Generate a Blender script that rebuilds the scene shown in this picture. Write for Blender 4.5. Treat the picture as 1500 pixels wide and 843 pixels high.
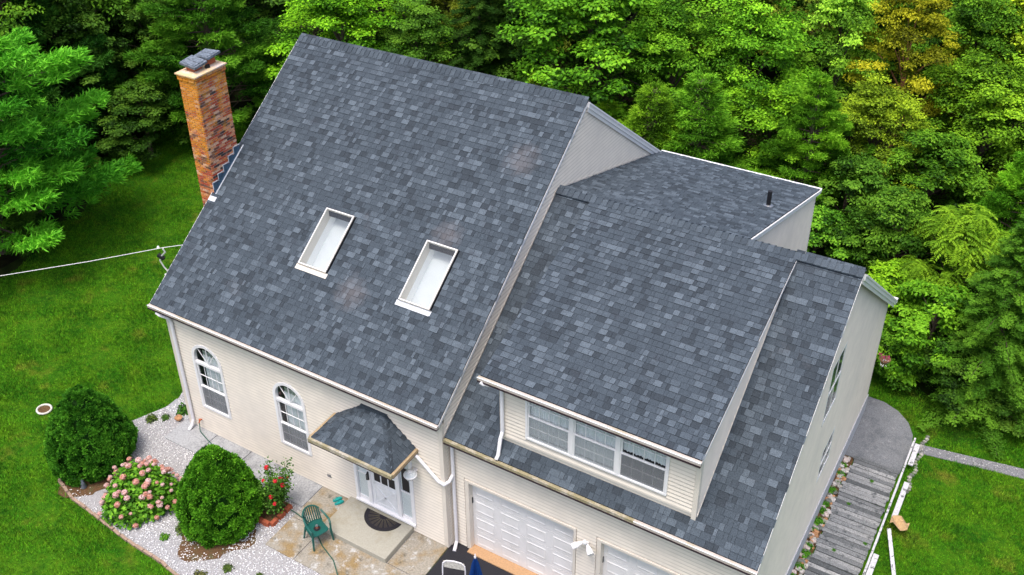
import bpy, math, random
import numpy as np
from mathutils import Matrix, Vector
R = math.radians
scn = bpy.context.scene
for o in list(bpy.data.objects): bpy.data.objects.remove(o)
col = scn.collection

# ------------------------------------------------------------------ camera, world, sun, exposure
cd = bpy.data.cameras.new('camera'); cam = bpy.data.objects.new('camera', cd); col.objects.link(cam); scn.camera = cam
rt = Vector((0.84506055, 0.53394583, -0.02783025)); up = Vector((-0.26343162, 0.46109094, 0.84734817)); fw = Vector((-0.4652703, 0.70872914, -0.53030798))
m = Matrix((rt, up, -fw)).transposed().to_4x4(); m.translation = Vector((9.857, -13.467, 19.174)); cam.matrix_world = m
cd.sensor_width = 36; cd.lens = 35.873; cd.shift_x = 0.03674; cd.shift_y = -0.05091; cd.clip_end = 2000; cd.clip_start = .1
TO_SUN = Vector((.02, -.33, 1.0)).normalized()
world = bpy.data.worlds.new('World'); scn.world = world; world.use_nodes = True
wn = world.node_tree; sky = wn.nodes.new('ShaderNodeTexSky'); sky.sky_type = 'NISHITA'; sky.sun_disc = False
sky.sun_elevation = math.asin(TO_SUN.z); sky.sun_rotation = math.atan2(TO_SUN.x, TO_SUN.y) % (2*math.pi)
wn.links.new(sky.outputs[0], wn.nodes['Background'].inputs[0]); wn.nodes['Background'].inputs[1].default_value = 0.15; sky.dust_density = 5; sky.ozone_density = 1
sd = bpy.data.lights.new('sun', 'SUN'); sun = bpy.data.objects.new('sun', sd); col.objects.link(sun)
sd.energy = 1.0; sd.angle = R(18); sd.color = (1, .96, .90)
sun.rotation_euler = TO_SUN.to_track_quat('Z', 'Y').to_euler()
scn.view_settings.view_transform = 'Standard'; scn.view_settings.look = 'None'; scn.view_settings.gamma = 1
scn.view_settings.exposure = 0.78
CAM = np.array([9.857, -13.467, 19.174])

# ------------------------------------------------------------------ materials
def mat(name, base=(.5, .5, .5), rough=.8, ramp=None, noise=None, bump=None, spec=.3, metal=0, big=None):
    """ramp: colours over the 'tone' attribute; noise=(scale, amount) fine value variation; big=(scale, colour, lo, hi) stain patches"""
    m = bpy.data.materials.new(name); m.use_nodes = True; t = m.node_tree; N = t.nodes; L = t.links
    b = N['Principled BSDF']; b.inputs['Roughness'].default_value = rough; b.inputs['Specular IOR Level'].default_value = spec
    b.inputs['Metallic'].default_value = metal
    g = N.new('ShaderNodeNewGeometry')
    if ramp:
        a = N.new('ShaderNodeAttribute'); a.attribute_name = 'tone'; r = N.new('ShaderNodeValToRGB')
        e = r.color_ramp.elements
        while len(e) < len(ramp): e.new(.5)
        for i, (p, c) in enumerate(ramp): e[i].position = p; e[i].color = (*c, 1)
        L.new(a.outputs['Fac'], r.inputs[0]); c = r.outputs[0]
    else:
        v = N.new('ShaderNodeRGB'); v.outputs[0].default_value = (*base, 1); c = v.outputs[0]
    if big:
        for (sc, colr, lo, hi) in (big if isinstance(big, list) else [big]):
            n = N.new('ShaderNodeTexNoise'); n.inputs['Scale'].default_value = sc; n.inputs['Detail'].default_value = 5; n.inputs['Roughness'].default_value = .65
            L.new(g.outputs['Position'], n.inputs['Vector'])
            mr = N.new('ShaderNodeMapRange'); mr.inputs[1].default_value = lo; mr.inputs[2].default_value = hi; L.new(n.outputs[0], mr.inputs[0])
            mx = N.new('ShaderNodeMix'); mx.data_type = 'RGBA'; L.new(mr.outputs[0], mx.inputs[0]); L.new(c, mx.inputs[6]); mx.inputs[7].default_value = (*colr, 1); c = mx.outputs[2]
    if noise:
        n = N.new('ShaderNodeTexNoise'); n.inputs['Scale'].default_value = noise[0]; n.inputs['Detail'].default_value = 3
        L.new(g.outputs['Position'], n.inputs['Vector'])
        mr = N.new('ShaderNodeMapRange'); mr.inputs[1].default_value = .25; mr.inputs[2].default_value = .75
        mr.inputs[3].default_value = 1-noise[1]; mr.inputs[4].default_value = 1+noise[1]; L.new(n.outputs[0], mr.inputs[0])
        mx = N.new('ShaderNodeVectorMath'); mx.operation = 'SCALE'; L.new(c, mx.inputs[0]); L.new(mr.outputs[0], mx.inputs['Scale']); c = mx.outputs[0]
    if bump:
        n = N.new('ShaderNodeTexNoise'); n.inputs['Scale'].default_value = bump[0]; n.inputs['Detail'].default_value = 4; L.new(g.outputs['Position'], n.inputs['Vector'])
        bp = N.new('ShaderNodeBump'); bp.inputs['Strength'].default_value = bump[1]; bp.inputs['Distance'].default_value = bump[2]
        L.new(n.outputs[0], bp.inputs['Height']); L.new(bp.outputs[0], b.inputs['Normal'])
    L.new(c, b.inputs['Base Color'])
    return m

M = {}
M['shingle'] = mat('asphalt_shingle', ramp=[(0, (.016, .020, .025)), (.12, (.044, .056, .070)), (.35, (.055, .071, .089)), (.65, (.075, .095, .117)), (1, (.104, .130, .158))], rough=.92, noise=(65, .5),
                   big=[(.55, (.10, .095, .10), .66, .95), (2.3, (.045, .052, .066), .58, .85)], spec=.25)
def spots(m, pts, colr):
    t = m.node_tree; N = t.nodes; L = t.links; b = N['Principled BSDF']; c = b.inputs['Base Color'].links[0].from_socket; g = N.new('ShaderNodeNewGeometry')
    n = N.new('ShaderNodeTexNoise'); n.inputs['Scale'].default_value = 5; n.inputs['Detail'].default_value = 4; L.new(g.outputs['Position'], n.inputs['Vector'])
    for p, r in pts:
        d = N.new('ShaderNodeVectorMath'); d.operation = 'DISTANCE'; L.new(g.outputs['Position'], d.inputs[0]); d.inputs[1].default_value = p
        a = N.new('ShaderNodeMath'); a.operation = 'MULTIPLY_ADD'; L.new(n.outputs[0], a.inputs[0]); a.inputs[1].default_value = -r*1.2; L.new(d.outputs['Value'], a.inputs[2])
        mr = N.new('ShaderNodeMapRange'); mr.inputs[1].default_value = r*.45; mr.inputs[2].default_value = -r*.45; mr.inputs[4].default_value = .4; L.new(a.outputs[0], mr.inputs[0])
        mx = N.new('ShaderNodeMix'); mx.data_type = 'RGBA'; L.new(mr.outputs[0], mx.inputs[0]); L.new(c, mx.inputs[6]); mx.inputs[7].default_value = (*colr, 1); c = mx.outputs[2]
    L.new(c, b.inputs['Base Color'])
spots(M['shingle'], [((-3.48, 1.47, 5.28), .5), ((-1.82, 3.15, 6.5), .45), ((-.87, 5.03, 7.87), .5)], (.185, .17, .175))
M['underlay'] = mat('roof_deck', (.022, .026, .034), .95)
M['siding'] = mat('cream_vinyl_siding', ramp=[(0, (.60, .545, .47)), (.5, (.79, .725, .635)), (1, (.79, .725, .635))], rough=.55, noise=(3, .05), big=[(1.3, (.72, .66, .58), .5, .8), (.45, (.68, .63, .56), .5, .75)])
M['corner'] = mat('corner_trim', (.74, .68, .60), .5, noise=(5, .04))
M['white'] = mat('white_painted_trim', (.84, .83, .84), .45, noise=(6, .04))
M['pvc'] = mat('white_aluminium_pipe', (.80, .79, .83), .35, noise=(9, .05))
M['gutter'] = mat('gutter_paint', (.54, .48, .44), .5, noise=(14, .12), big=(2.0, (.42, .36, .24), .52, .7))
M['tan'] = mat('stained_gutter_guard', (.32, .28, .17), .7, noise=(25, .25), big=(2.2, (.50, .46, .40), .48, .62))
M['fascia'] = mat('dark_drip_edge', (.028, .016, .022), .6)
M['porchwood'] = mat('weathered_tan_edge', (.40, .30, .18), .7, noise=(30, .25))
M['brownstain'] = mat('brown_wood_edge', (.22, .12, .06), .7, noise=(30, .2))
M['door'] = mat('white_door_paint', (.80, .81, .83), .5, noise=(7, .06), big=(3, (.66, .68, .69), .5, .8))
M['gdoor'] = mat('garage_door_paint', (.78, .77, .77), .5, noise=(4, .06), big=(2.2, (.66, .66, .65), .5, .8))
M['inner'] = mat('dark_room', (.06, .065, .07), .9)
M['well'] = mat('white_skylight_well', (.93, .93, .92), .7)
M['curtain'] = mat('lace_curtain', (.84, .86, .88), .9, noise=(40, .12))
M['shade'] = mat('grey_roller_shade', (.60, .62, .65), .9, noise=(3, .04))
M['drape'] = mat('grey_green_drape', (.45, .50, .44), .9, noise=(30, .3))
M['screen_dark'] = mat('grey_insect_screen', (.23, .24, .26), .85, noise=(160, .2))
M['screen_lt'] = mat('pale_insect_screen', (.36, .39, .40), .85, noise=(120, .15))
M['mortar'] = mat('mortar', (.62, .52, .47), .95, noise=(40, .25))
M['brick'] = mat('chimney_brick', ramp=[(0, (.06, .042, .040)), (.2, (.19, .08, .055)), (.40, (.44, .085, .04)), (.65, (.62, .21, .07)), (1, (.68, .42, .28))], rough=.9, noise=(60, .35), bump=(80, .4, .004), big=[(4, (.46, .28, .20), .55, .78)])
M['capm'] = mat('weathered_cap_metal', (.19, .22, .26), .5, noise=(16, .5), metal=.3)
M['lead'] = mat('blue_grey_flashing', (.07, .13, .20), .5, noise=(20, .3), metal=.3)
M['sealant'] = mat('pale_sealant', (.60, .62, .66), .6, noise=(20, .15))
M['concrete'] = mat('concrete', (.40, .39, .36), .9, noise=(28, .22), bump=(60, .3, .004), big=[(1.7, (.25, .24, .23), .5, .72), (2.6, (.50, .44, .32), .55, .75)])
M['concrete_tan'] = mat('stained_concrete', (.31, .285, .24), .9, noise=(24, .28), bump=(60, .3, .004), big=[(1.6, (.27, .19, .09), .45, .62), (4.5, (.46, .455, .44), .55, .66), (3.4, (.12, .11, .085), .57, .70)])
M['stoop'] = mat('smooth_stoop_concrete', (.37, .355, .30), .85, noise=(30, .1), big=[(1.4, (.29, .26, .18), .5, .75)])
M['walk'] = mat('grey_walk_concrete', (.36, .37, .385), .9, noise=(22, .3), bump=(50, .4, .006), big=[(1.8, (.19, .195, .205), .5, .72)])
M['apronm'] = mat('dark_rough_concrete', (.185, .195, .21), .95, noise=(45, .4), bump=(60, .6, .008), big=[(2.2, (.12, .13, .145), .5, .7), (3.1, (.30, .30, .31), .58, .75)])
M['pathm'] = mat('grey_gravel_path', (.20, .205, .22), .95, noise=(40, .5), bump=(60, .6, .01))
M['asphalt'] = mat('asphalt', (.022, .022, .028), .85, noise=(60, .4), bump=(90, .5, .004))
M['gravelbase'] = mat('gravel_bed_soil', (.33, .325, .335), .95, noise=(60, .5))
M['stone'] = mat('white_gravel', ramp=[(0, (.20, .19, .21)), (.25, (.55, .55, .56)), (1, (.88, .88, .89))], rough=.85, noise=(80, .12))
M['mulch'] = mat('rusty_needle_mulch', (.12, .065, .030), .95, noise=(45, .5), bump=(50, .8, .02), big=(4, (.10, .09, .04), .5, .7))
M['edging'] = mat('bed_edging', (.34, .24, .18), .9, noise=(20, .3))
M['redbrick'] = mat('red_bed_brick', (.38, .10, .05), .9, noise=(25, .25))
M['rock'] = mat('field_stone', ramp=[(0, (.16, .17, .15)), (.5, (.42, .40, .36)), (.8, (.60, .56, .55)), (1, (.45, .24, .12))], rough=.9, noise=(18, .25))
M['plank'] = mat('weathered_plank', ramp=[(0, (.10, .108, .115)), (.5, (.22, .23, .24)), (1, (.36, .365, .37))], rough=.9, noise=(35, .45), big=[(6, (.07, .078, .085), .55, .7), (2.1, (.06, .085, .05), .66, .8)])
M['oldpaint'] = mat('peeling_white_paint', (.58, .58, .60), .8, noise=(20, .2), big=(7, (.16, .16, .17), .56, .62))
M['foundation'] = mat('grey_painted_foundation', (.50, .51, .54), .8, noise=(10, .1))
M['greenplastic'] = mat('green_plastic', (.010, .095, .08), .4, noise=(20, .1))
M['teal'] = mat('teal_rubber', (.02, .36, .34), .5)
M['hose'] = mat('dark_green_hose', (.025, .10, .07), .5)
M['black'] = mat('black_metal', (.015, .015, .018), .5)
M['rubber'] = mat('black_rubber_mat', (.018, .016, .022), .8, noise=(40, .4))
M['gold'] = mat('worn_gold_ray', (.10, .085, .055), .8)
M['steel'] = mat('dull_steel', (.35, .36, .38), .35, metal=.8)
M['blue'] = mat('blue_canvas', (.008, .06, .26), .7, noise=(20, .25))
M['ring'] = mat('whitish_ring', (.62, .60, .54), .8, noise=(25, .3))
M['terracotta'] = mat('terracotta', (.45, .12, .05), .8)
M['threshold'] = mat('orange_wood_sill', (.46, .28, .15), .7, noise=(25, .15))
M['paper'] = mat('brown_paper', (.50, .34, .18), .8, noise=(15, .15))
M['cable'] = mat('white_cable', (.72, .72, .68), .5)
M['bark'] = mat('bark', (.10, .075, .055), .95, noise=(14, .4))
M['barkred'] = mat('orange_bark', (.38, .17, .08), .95, noise=(14, .4))
M['pink'] = mat('pink_petals', ramp=[(0, (.42, .17, .09)), (.35, (.58, .27, .22)), (.7, (.62, .38, .36)), (1, (.68, .52, .50))], rough=.8)
M['red'] = mat('red_petals', (.62, .015, .03), .6)
M['magenta'] = mat('magenta_petals', (.50, .02, .16), .6)
M['whitepetal'] = mat('white_petals', (.8, .74, .78), .6)
M['bulb'] = mat('clear_globe', (.70, .74, .76), .15)

def lichen(m, colr, amount):
    t = m.node_tree; N = t.nodes; L = t.links; b = N['Principled BSDF']; src = b.inputs['Base Color'].links[0].from_socket
    g = N.new('ShaderNodeNewGeometry'); n = N.new('ShaderNodeTexNoise'); n.inputs['Scale'].default_value = 3.2; n.inputs['Detail'].default_value = 6; n.inputs['Roughness'].default_value = .7; L.new(g.outputs['Position'], n.inputs['Vector'])
    sx = N.new('ShaderNodeSeparateXYZ'); L.new(g.outputs['Position'], sx.inputs[0])
    hz = N.new('ShaderNodeMapRange'); hz.inputs[1].default_value = 6.0; hz.inputs[2].default_value = 9.4; hz.inputs[3].default_value = -.10; hz.inputs[4].default_value = .12; L.new(sx.outputs['Z'], hz.inputs[0])
    # lichen has colonised the weather side and the top of the stack
    yy = N.new('ShaderNodeMapRange'); yy.inputs[1].default_value = 2.54; yy.inputs[2].default_value = 2.49; yy.inputs[3].default_value = .0; yy.inputs[4].default_value = .13; L.new(sx.outputs['Y'], yy.inputs[0])
    a1 = N.new('ShaderNodeMath'); L.new(n.outputs[0], a1.inputs[0]); L.new(hz.outputs[0], a1.inputs[1]); a2 = N.new('ShaderNodeMath'); L.new(a1.outputs[0], a2.inputs[0]); L.new(yy.outputs[0], a2.inputs[1])
    mr = N.new('ShaderNodeMapRange'); mr.inputs[1].default_value = .52; mr.inputs[2].default_value = .68; mr.inputs[4].default_value = amount; L.new(a2.outputs[0], mr.inputs[0])
    mx = N.new('ShaderNodeMix'); mx.data_type = 'RGBA'; L.new(mr.outputs[0], mx.inputs[0]); L.new(src, mx.inputs[6]); mx.inputs[7].default_value = (*colr, 1); L.new(mx.outputs[2], b.inputs['Base Color'])
lichen(M['brick'], (.78, .33, .02), .74); lichen(M['mortar'], (.78, .50, .16), .6)

def leaf_mat():
    m = bpy.data.materials.new('leaf'); m.use_nodes = True; t = m.node_tree; N = t.nodes; L = t.links; N.clear()
    out = N.new('ShaderNodeOutputMaterial'); oi = N.new('ShaderNodeObjectInfo'); a = N.new('ShaderNodeAttribute'); a.attribute_name = 'tone'
    hs = N.new('ShaderNodeHueSaturation'); mr = N.new('ShaderNodeMapRange'); mr.inputs[3].default_value = .22; mr.inputs[4].default_value = 2.3
    mh = N.new('ShaderNodeMapRange'); mh.inputs[3].default_value = .51; mh.inputs[4].default_value = .475
    L.new(a.outputs['Fac'], mr.inputs[0]); L.new(a.outputs['Fac'], mh.inputs[0]); L.new(mh.outputs[0], hs.inputs['Hue']); L.new(mr.outputs[0], hs.inputs['Value'])
    L.new(oi.outputs['Color'], hs.inputs['Color'])
    d = N.new('ShaderNodeBsdfDiffuse'); tr = N.new('ShaderNodeBsdfTranslucent'); gl = N.new('ShaderNodeBsdfGlossy'); gl.inputs['Roughness'].default_value = .55
    L.new(hs.outputs[0], d.inputs[0]); L.new(hs.outputs[0], tr.inputs[0]); gl.inputs[0].default_value = (.5, .6, .5, 1)
    m1 = N.new('ShaderNodeMixShader'); m1.inputs[0].default_value = .28; m1.inputs[0].default_value = .12; L.new(d.outputs[0], m1.inputs[1]); L.new(tr.outputs[0], m1.inputs[2])
    m2 = N.new('ShaderNodeMixShader'); m2.inputs[0].default_value = .012; L.new(m1.outputs[0], m2.inputs[1]); L.new(gl.outputs[0], m2.inputs[2])
    L.new(m2.outputs[0], out.inputs[0]); return m
M['leaf'] = leaf_mat()

def ground_mat(name, grass):
    m = bpy.data.materials.new(name); m.use_nodes = True; t = m.node_tree; N = t.nodes; L = t.links
    b = N['Principled BSDF']; b.inputs['Roughness'].default_value = .95; b.inputs['Specular IOR Level'].default_value = .1
    g = N.new('ShaderNodeNewGeometry')
    def nz(sc, lo, hi, det=4, rough=.6):
        n = N.new('ShaderNodeTexNoise'); n.inputs['Scale'].default_value = sc; n.inputs['Detail'].default_value = det; n.inputs['Roughness'].default_value = rough
        L.new(g.outputs['Position'], n.inputs['Vector']); r = N.new('ShaderNodeMapRange'); r.inputs[1].default_value = lo; r.inputs[2].default_value = hi; L.new(n.outputs[0], r.inputs[0]); return r.outputs[0]
    def mix(f, a, c):
        x = N.new('ShaderNodeMix'); x.data_type = 'RGBA'; L.new(f, x.inputs[0])
        for s, v in ((6, a), (7, c)):
            if isinstance(v, tuple): x.inputs[s].default_value = (*v, 1)
            else: L.new(v, x.inputs[s])
        return x.outputs[2]
    k = (1, 1, 1)
    c = mix(nz(.45, .38, .62), (.036, .165, .006), (.075, .245, .008))
    c = mix(nz(1.6, .45, .68, 6, .7), c, (.125, .285, .010))
    c = mix(nz(.8, .60, .78, 5), c, (.21, .21, .03))
    c = mix(nz(1.9, .52, .74, 6, .7), c, (.020, .095, .006))
    c = mix(nz(7, .50, .80, 3), c, (.130, .27, .012)); c = mix(nz(11, .55, .80, 3), c, (.016, .08, .006))
    if grass:
        a = N.new('ShaderNodeAttribute'); a.attribute_name = 'tone'; mr = N.new('ShaderNodeMapRange'); mr.inputs[3].default_value = .35; mr.inputs[4].default_value = 2.0; L.new(a.outputs['Fac'], mr.inputs[0])
        s = N.new('ShaderNodeVectorMath'); s.operation = 'SCALE'; L.new(c, s.inputs[0]); L.new(mr.outputs[0], s.inputs['Scale']); c = s.outputs[0]
    else:
        # turf near the house, leaf litter under the woods: edge follows the mowing line, stored per vertex
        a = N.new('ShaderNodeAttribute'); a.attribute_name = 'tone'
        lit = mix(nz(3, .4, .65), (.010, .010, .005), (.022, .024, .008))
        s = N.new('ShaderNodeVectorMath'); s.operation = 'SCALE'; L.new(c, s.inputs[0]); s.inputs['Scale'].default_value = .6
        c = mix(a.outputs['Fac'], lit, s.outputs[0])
    L.new(c, b.inputs['Base Color']); return m
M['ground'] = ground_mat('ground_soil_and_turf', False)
M['grass'] = ground_mat('grass_blades', True)

def glass_mat(name, tint, refl):
    m = bpy.data.materials.new(name); m.use_nodes = True; t = m.node_tree; N = t.nodes; L = t.links; N.clear()
    out = N.new('ShaderNodeOutputMaterial'); tr = N.new('ShaderNodeBsdfTransparent'); tr.inputs[0].default_value = (*tint, 1)
    gl = N.new('ShaderNodeBsdfGlossy'); gl.inputs['Roughness'].default_value = .03
    fr = N.new('ShaderNodeLayerWeight'); fr.inputs[0].default_value = .5; pw = N.new('ShaderNodeMath'); pw.operation = 'POWER'; pw.inputs[1].default_value = 5; L.new(fr.outputs['Facing'], pw.inputs[0])
    mr = N.new('ShaderNodeMapRange'); mr.inputs[3].default_value = refl; mr.inputs[4].default_value = .9
    mx = N.new('ShaderNodeMixShader'); L.new(pw.outputs[0], mr.inputs[0]); L.new(mr.outputs[0], mx.inputs[0]); L.new(tr.outputs[0], mx.inputs[1]); L.new(gl.outputs[0], mx.inputs[2]); L.new(mx.outputs[0], out.inputs[0]); return m
M['glass'] = glass_mat('window_glass', (.93, .95, .95), .04)
def screen_mat(name, c, f):
    m = bpy.data.materials.new(name); m.use_nodes = True; t = m.node_tree; N = t.nodes; L = t.links; b = N['Principled BSDF']; b.inputs['Base Color'].default_value = (*c, 1); b.inputs['Roughness'].default_value = .9
    tr = N.new('ShaderNodeBsdfTransparent'); mx = N.new('ShaderNodeMixShader'); mx.inputs[0].default_value = f; L.new(tr.outputs[0], mx.inputs[1]); L.new(b.outputs[0], mx.inputs[2]); L.new(mx.outputs[0], N['Material Output'].inputs[0]); return m
M['mesh_dark'] = screen_mat('grey_insect_mesh', (.27, .28, .30), .5); M['mesh_lt'] = screen_mat('pale_insect_mesh', (.46, .50, .53), .36)

# ------------------------------------------------------------------ mesh helpers
class MB:
    def __init__(s): s.v = []; s.f = []; s.t = []; s.smooth = False
    def add(s, vs, fs, tone=.5):
        n = len(s.v); s.v += [tuple(p) for p in vs]; s.f += [tuple(i+n for i in f) for f in fs]; s.t += [tone]*len(fs); return s
    def box(s, a, b, tone=.5):
        x0, y0, z0 = map(min, a, b); x1, y1, z1 = map(max, a, b)
        return s.add([(x0,y0,z0),(x1,y0,z0),(x1,y1,z0),(x0,y1,z0),(x0,y0,z1),(x1,y0,z1),(x1,y1,z1),(x0,y1,z1)],
                     [(0,3,2,1),(4,5,6,7),(0,1,5,4),(1,2,6,5),(2,3,7,6),(3,0,4,7)], tone)
    def mbox(s, mtx, a, b, tone=.5):
        k = MB().box(a, b); return s.add([mtx @ Vector(p) for p in k.v], k.f, tone)
    def prism(s, poly, ax, a, b, tone=.5):
        """poly in the two other axes (in order), extruded along axis ax from a to b"""
        n = len(poly); vs = []
        for c in (a, b):
            for p in poly: q = list(p); q.insert(ax, c); vs.append(q)
        return s.add(vs, [tuple(range(n-1, -1, -1)), tuple(range(n, 2*n))]+[(i, (i+1) % n, n+(i+1) % n, n+i) for i in range(n)], tone)
    def beam(s, p, q, w, h, upv=(0, 0, 1), tone=.5):
        p = Vector(p); q = Vector(q); d = (q-p).normalized(); u = Vector(upv); x = d.cross(u).normalized(); u = x.cross(d)
        vs = [e+x*i*w/2+u*j*h/2 for e in (p, q) for i, j in ((-1,-1),(1,-1),(1,1),(-1,1))]
        return s.add(vs, [(0,1,2,3),(7,6,5,4),(0,4,5,1),(1,5,6,2),(2,6,7,3),(3,7,4,0)], tone)
    def tube(s, pts, r, n=8, tone=.5, cap=True):
        pts = [Vector(p) for p in pts]; rs = r if isinstance(r, (list, tuple)) else [r]*len(pts); vs = []; pu = None
        for i, p in enumerate(pts):
            d = (pts[min(i+1, len(pts)-1)]-pts[max(i-1, 0)]).normalized()
            if pu is None: pu = Vector((0, 0, 1)) if abs(d.z) < .9 else Vector((1, 0, 0))
            x = d.cross(pu).normalized(); pu = x.cross(d)
            vs += [p+(x*math.cos(a)+pu*math.sin(a))*rs[i] for a in (2*math.pi*k/n for k in range(n))]
        fs = [(i*n+k, i*n+(k+1) % n, (i+1)*n+(k+1) % n, (i+1)*n+k) for i in range(len(pts)-1) for k in range(n)]
        if cap: fs += [tuple(range(n-1, -1, -1)), tuple(range((len(pts)-1)*n, len(pts)*n))]
        return s.add(vs, fs, tone)
    def lathe(s, prof, c, n=16, tone=.5):
        vs = []; c = Vector(c)
        for r, z in prof: vs += [c+Vector((r*math.cos(2*math.pi*k/n), r*math.sin(2*math.pi*k/n), z)) for k in range(n)]
        fs = [(i*n+k, i*n+(k+1) % n, (i+1)*n+(k+1) % n, (i+1)*n+k) for i in range(len(prof)-1) for k in range(n)]
        return s.add(vs, fs+[tuple(range(n-1, -1, -1)), tuple(range((len(prof)-1)*n, len(prof)*n))], tone)
    def mesh(s, name, m):
        me = bpy.data.meshes.new(name); me.from_pydata(s.v, [], s.f)
        at = me.attributes.new('tone', 'FLOAT', 'FACE'); at.data.foreach_set('value', s.t)
        me.materials.append(M[m]); me.update()
        if s.smooth: me.polygons.foreach_set('use_smooth', [True]*len(me.polygons))
        return me
    def build(s, name, m, parent=None, **kw):
        return link(name, s.mesh(name, m), parent, **kw)
def link(name, data, parent=None, label=None, cat=None, group=None, kind=None, bevel=None):
    o = bpy.data.objects.new(name, data); col.objects.link(o)
    if parent: o.parent = parent
    if label: o['label'] = label
    if cat: o['category'] = cat
    if group: o['group'] = group
    if kind: o['kind'] = kind
    if bevel:
        b = o.modifiers.new('bevel', 'BEVEL'); b.width = bevel; b.segments = 2; b.limit_method = 'ANGLE'
    return o
def empty(name, loc, label, cat, group=None, rz=0):
    o = link(name, None, None, label, cat, group); o.location = loc; o.rotation_euler.z = rz; o.empty_display_size = .2; return o
def quads_obj(name, V, F, tone, m, parent=None, smooth=False, **kw):
    """V (n,3) verts, F (k,3 or 4) faces as numpy arrays; tone per face"""
    me = bpy.data.meshes.new(name); k, w = F.shape
    me.vertices.add(len(V)); me.vertices.foreach_set('co', np.ascontiguousarray(V, dtype=np.float32).ravel())
    me.loops.add(k*w); me.loops.foreach_set('vertex_index', F.astype(np.int32).ravel())
    me.polygons.add(k); me.polygons.foreach_set('loop_start', (np.arange(k)*w).astype(np.int32))
    at = me.attributes.new('tone', 'FLOAT', 'FACE'); at.data.foreach_set('value', np.asarray(tone, dtype=np.float32))
    me.materials.append(M[m]); me.update(calc_edges=True)
    if smooth: me.polygons.foreach_set('use_smooth', np.ones(k, dtype=bool))
    return me if parent == 'mesh' else link(name, me, parent, **kw)

class Pieces:
    """countable pieces (shingles, bricks, boards): the nearest ones become objects sharing meshes, the rest one joined part"""
    def __init__(s, name, m, limit): s.name = name; s.m = m; s.limit = limit; s.L = []; s.proto = {}
    def add(s, parent, key, mtx): s.L.append((parent, key, mtx))
    def shape(s, key):
        if key not in s.proto: s.proto[key] = s.make(key)
        return s.proto[key]
    def finish(s, owner):
        s.L.sort(key=lambda e: (e[2].translation-Vector(CAM)).length)
        ms = {}
        for par, key, mtx in s.L[:s.limit]:
            if key not in ms: ms[key] = s.shape(key).mesh(s.name, s.m)
            o = link(s.name, ms[key], par); o.matrix_local = mtx
        if len(s.L) > s.limit:
            r = MB()
            for par, key, mtx in s.L[s.limit:]:
                k = s.shape(key); r.add([mtx @ Vector(p) for p in k.v], k.f, 0); r.t[-len(k.t):] = k.t
            r.build(s.name, s.m, owner, kind='stuff')

# ------------------------------------------------------------------ terrain
LAWN = [(-5, -30), (-16, -14), (-19.5, -3), (-19.8, 3.0), (-22.0, 7.5), (-23.4, 11.5), (-21.5, 15.2), (-12, 16.2), (2, 15.5), (6.3, 14.6), (7.6, 12.9), (9.3, 12.0), (11.2, 12.0), (14, 12.6), (24, 8), (30, -10), (20, -30)]
LAWN = np.array(LAWN)
def sdist(x, y, P):
    x = np.asarray(x, float); y = np.asarray(y, float); d = np.full(x.shape, 1e9); ins = np.zeros(x.shape, bool); n = len(P)
    for i in range(n):
        a = P[i]; b = P[(i+1) % n]; e = b-a; t = np.clip(((x-a[0])*e[0]+(y-a[1])*e[1])/(e@e), 0, 1)
        d = np.minimum(d, np.hypot(x-a[0]-t*e[0], y-a[1]-t*e[1]))
        c = ((a[1] > y) != (b[1] > y)) & (x < (b[0]-a[0])*(y-a[1])/(b[1]-a[1]+1e-12)+a[0]); ins ^= c
    return np.where(ins, d, -d)
def hgt(x, y):
    x = np.asarray(x, float); y = np.asarray(y, float)
    t = np.clip((y-.6)/3, 0, 1); a = 6.7+(3-6.6)*t; b = 10.5+(6.9-10.5)*t
    s = np.clip((x-a)/(b-a), 0, 1); s = s*s*(3-2*s); h = -.97*s
    far = np.clip((np.hypot(x, y)-26)/40, 0, 1)
    return h + far*(np.sin(x*.09+1)*np.cos(y*.07)*1.2)
def H1(x, y): return float(hgt(x, y))
gx = np.unique(np.concatenate([np.linspace(-400, -40, 19), np.arange(-40, 26, .5), np.linspace(26, 400, 19)]))
gy = np.unique(np.concatenate([np.linspace(-400, -30, 19), np.arange(-30, 45, .5), np.linspace(45, 600, 22)]))
X, Y = np.meshgrid(gx, gy); Z = hgt(X, Y)
def gridmesh(name, X, Y, Z, m, tone, **kw):
    ny, nx = X.shape; V = np.stack([X.ravel(), Y.ravel(), Z.ravel()], 1)
    i = np.arange(nx*ny).reshape(ny, nx); F = np.stack([i[:-1, :-1].ravel(), i[:-1, 1:].ravel(), i[1:, 1:].ravel(), i[1:, :-1].ravel()], 1)
    o = quads_obj(name, V, F, tone, m, smooth=True, **kw)
    return o
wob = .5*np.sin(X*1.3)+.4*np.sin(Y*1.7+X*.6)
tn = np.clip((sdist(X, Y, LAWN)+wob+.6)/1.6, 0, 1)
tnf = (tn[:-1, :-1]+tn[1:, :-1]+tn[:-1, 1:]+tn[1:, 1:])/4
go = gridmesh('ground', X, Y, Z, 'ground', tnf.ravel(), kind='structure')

rng = np.random.default_rng(7)
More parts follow.
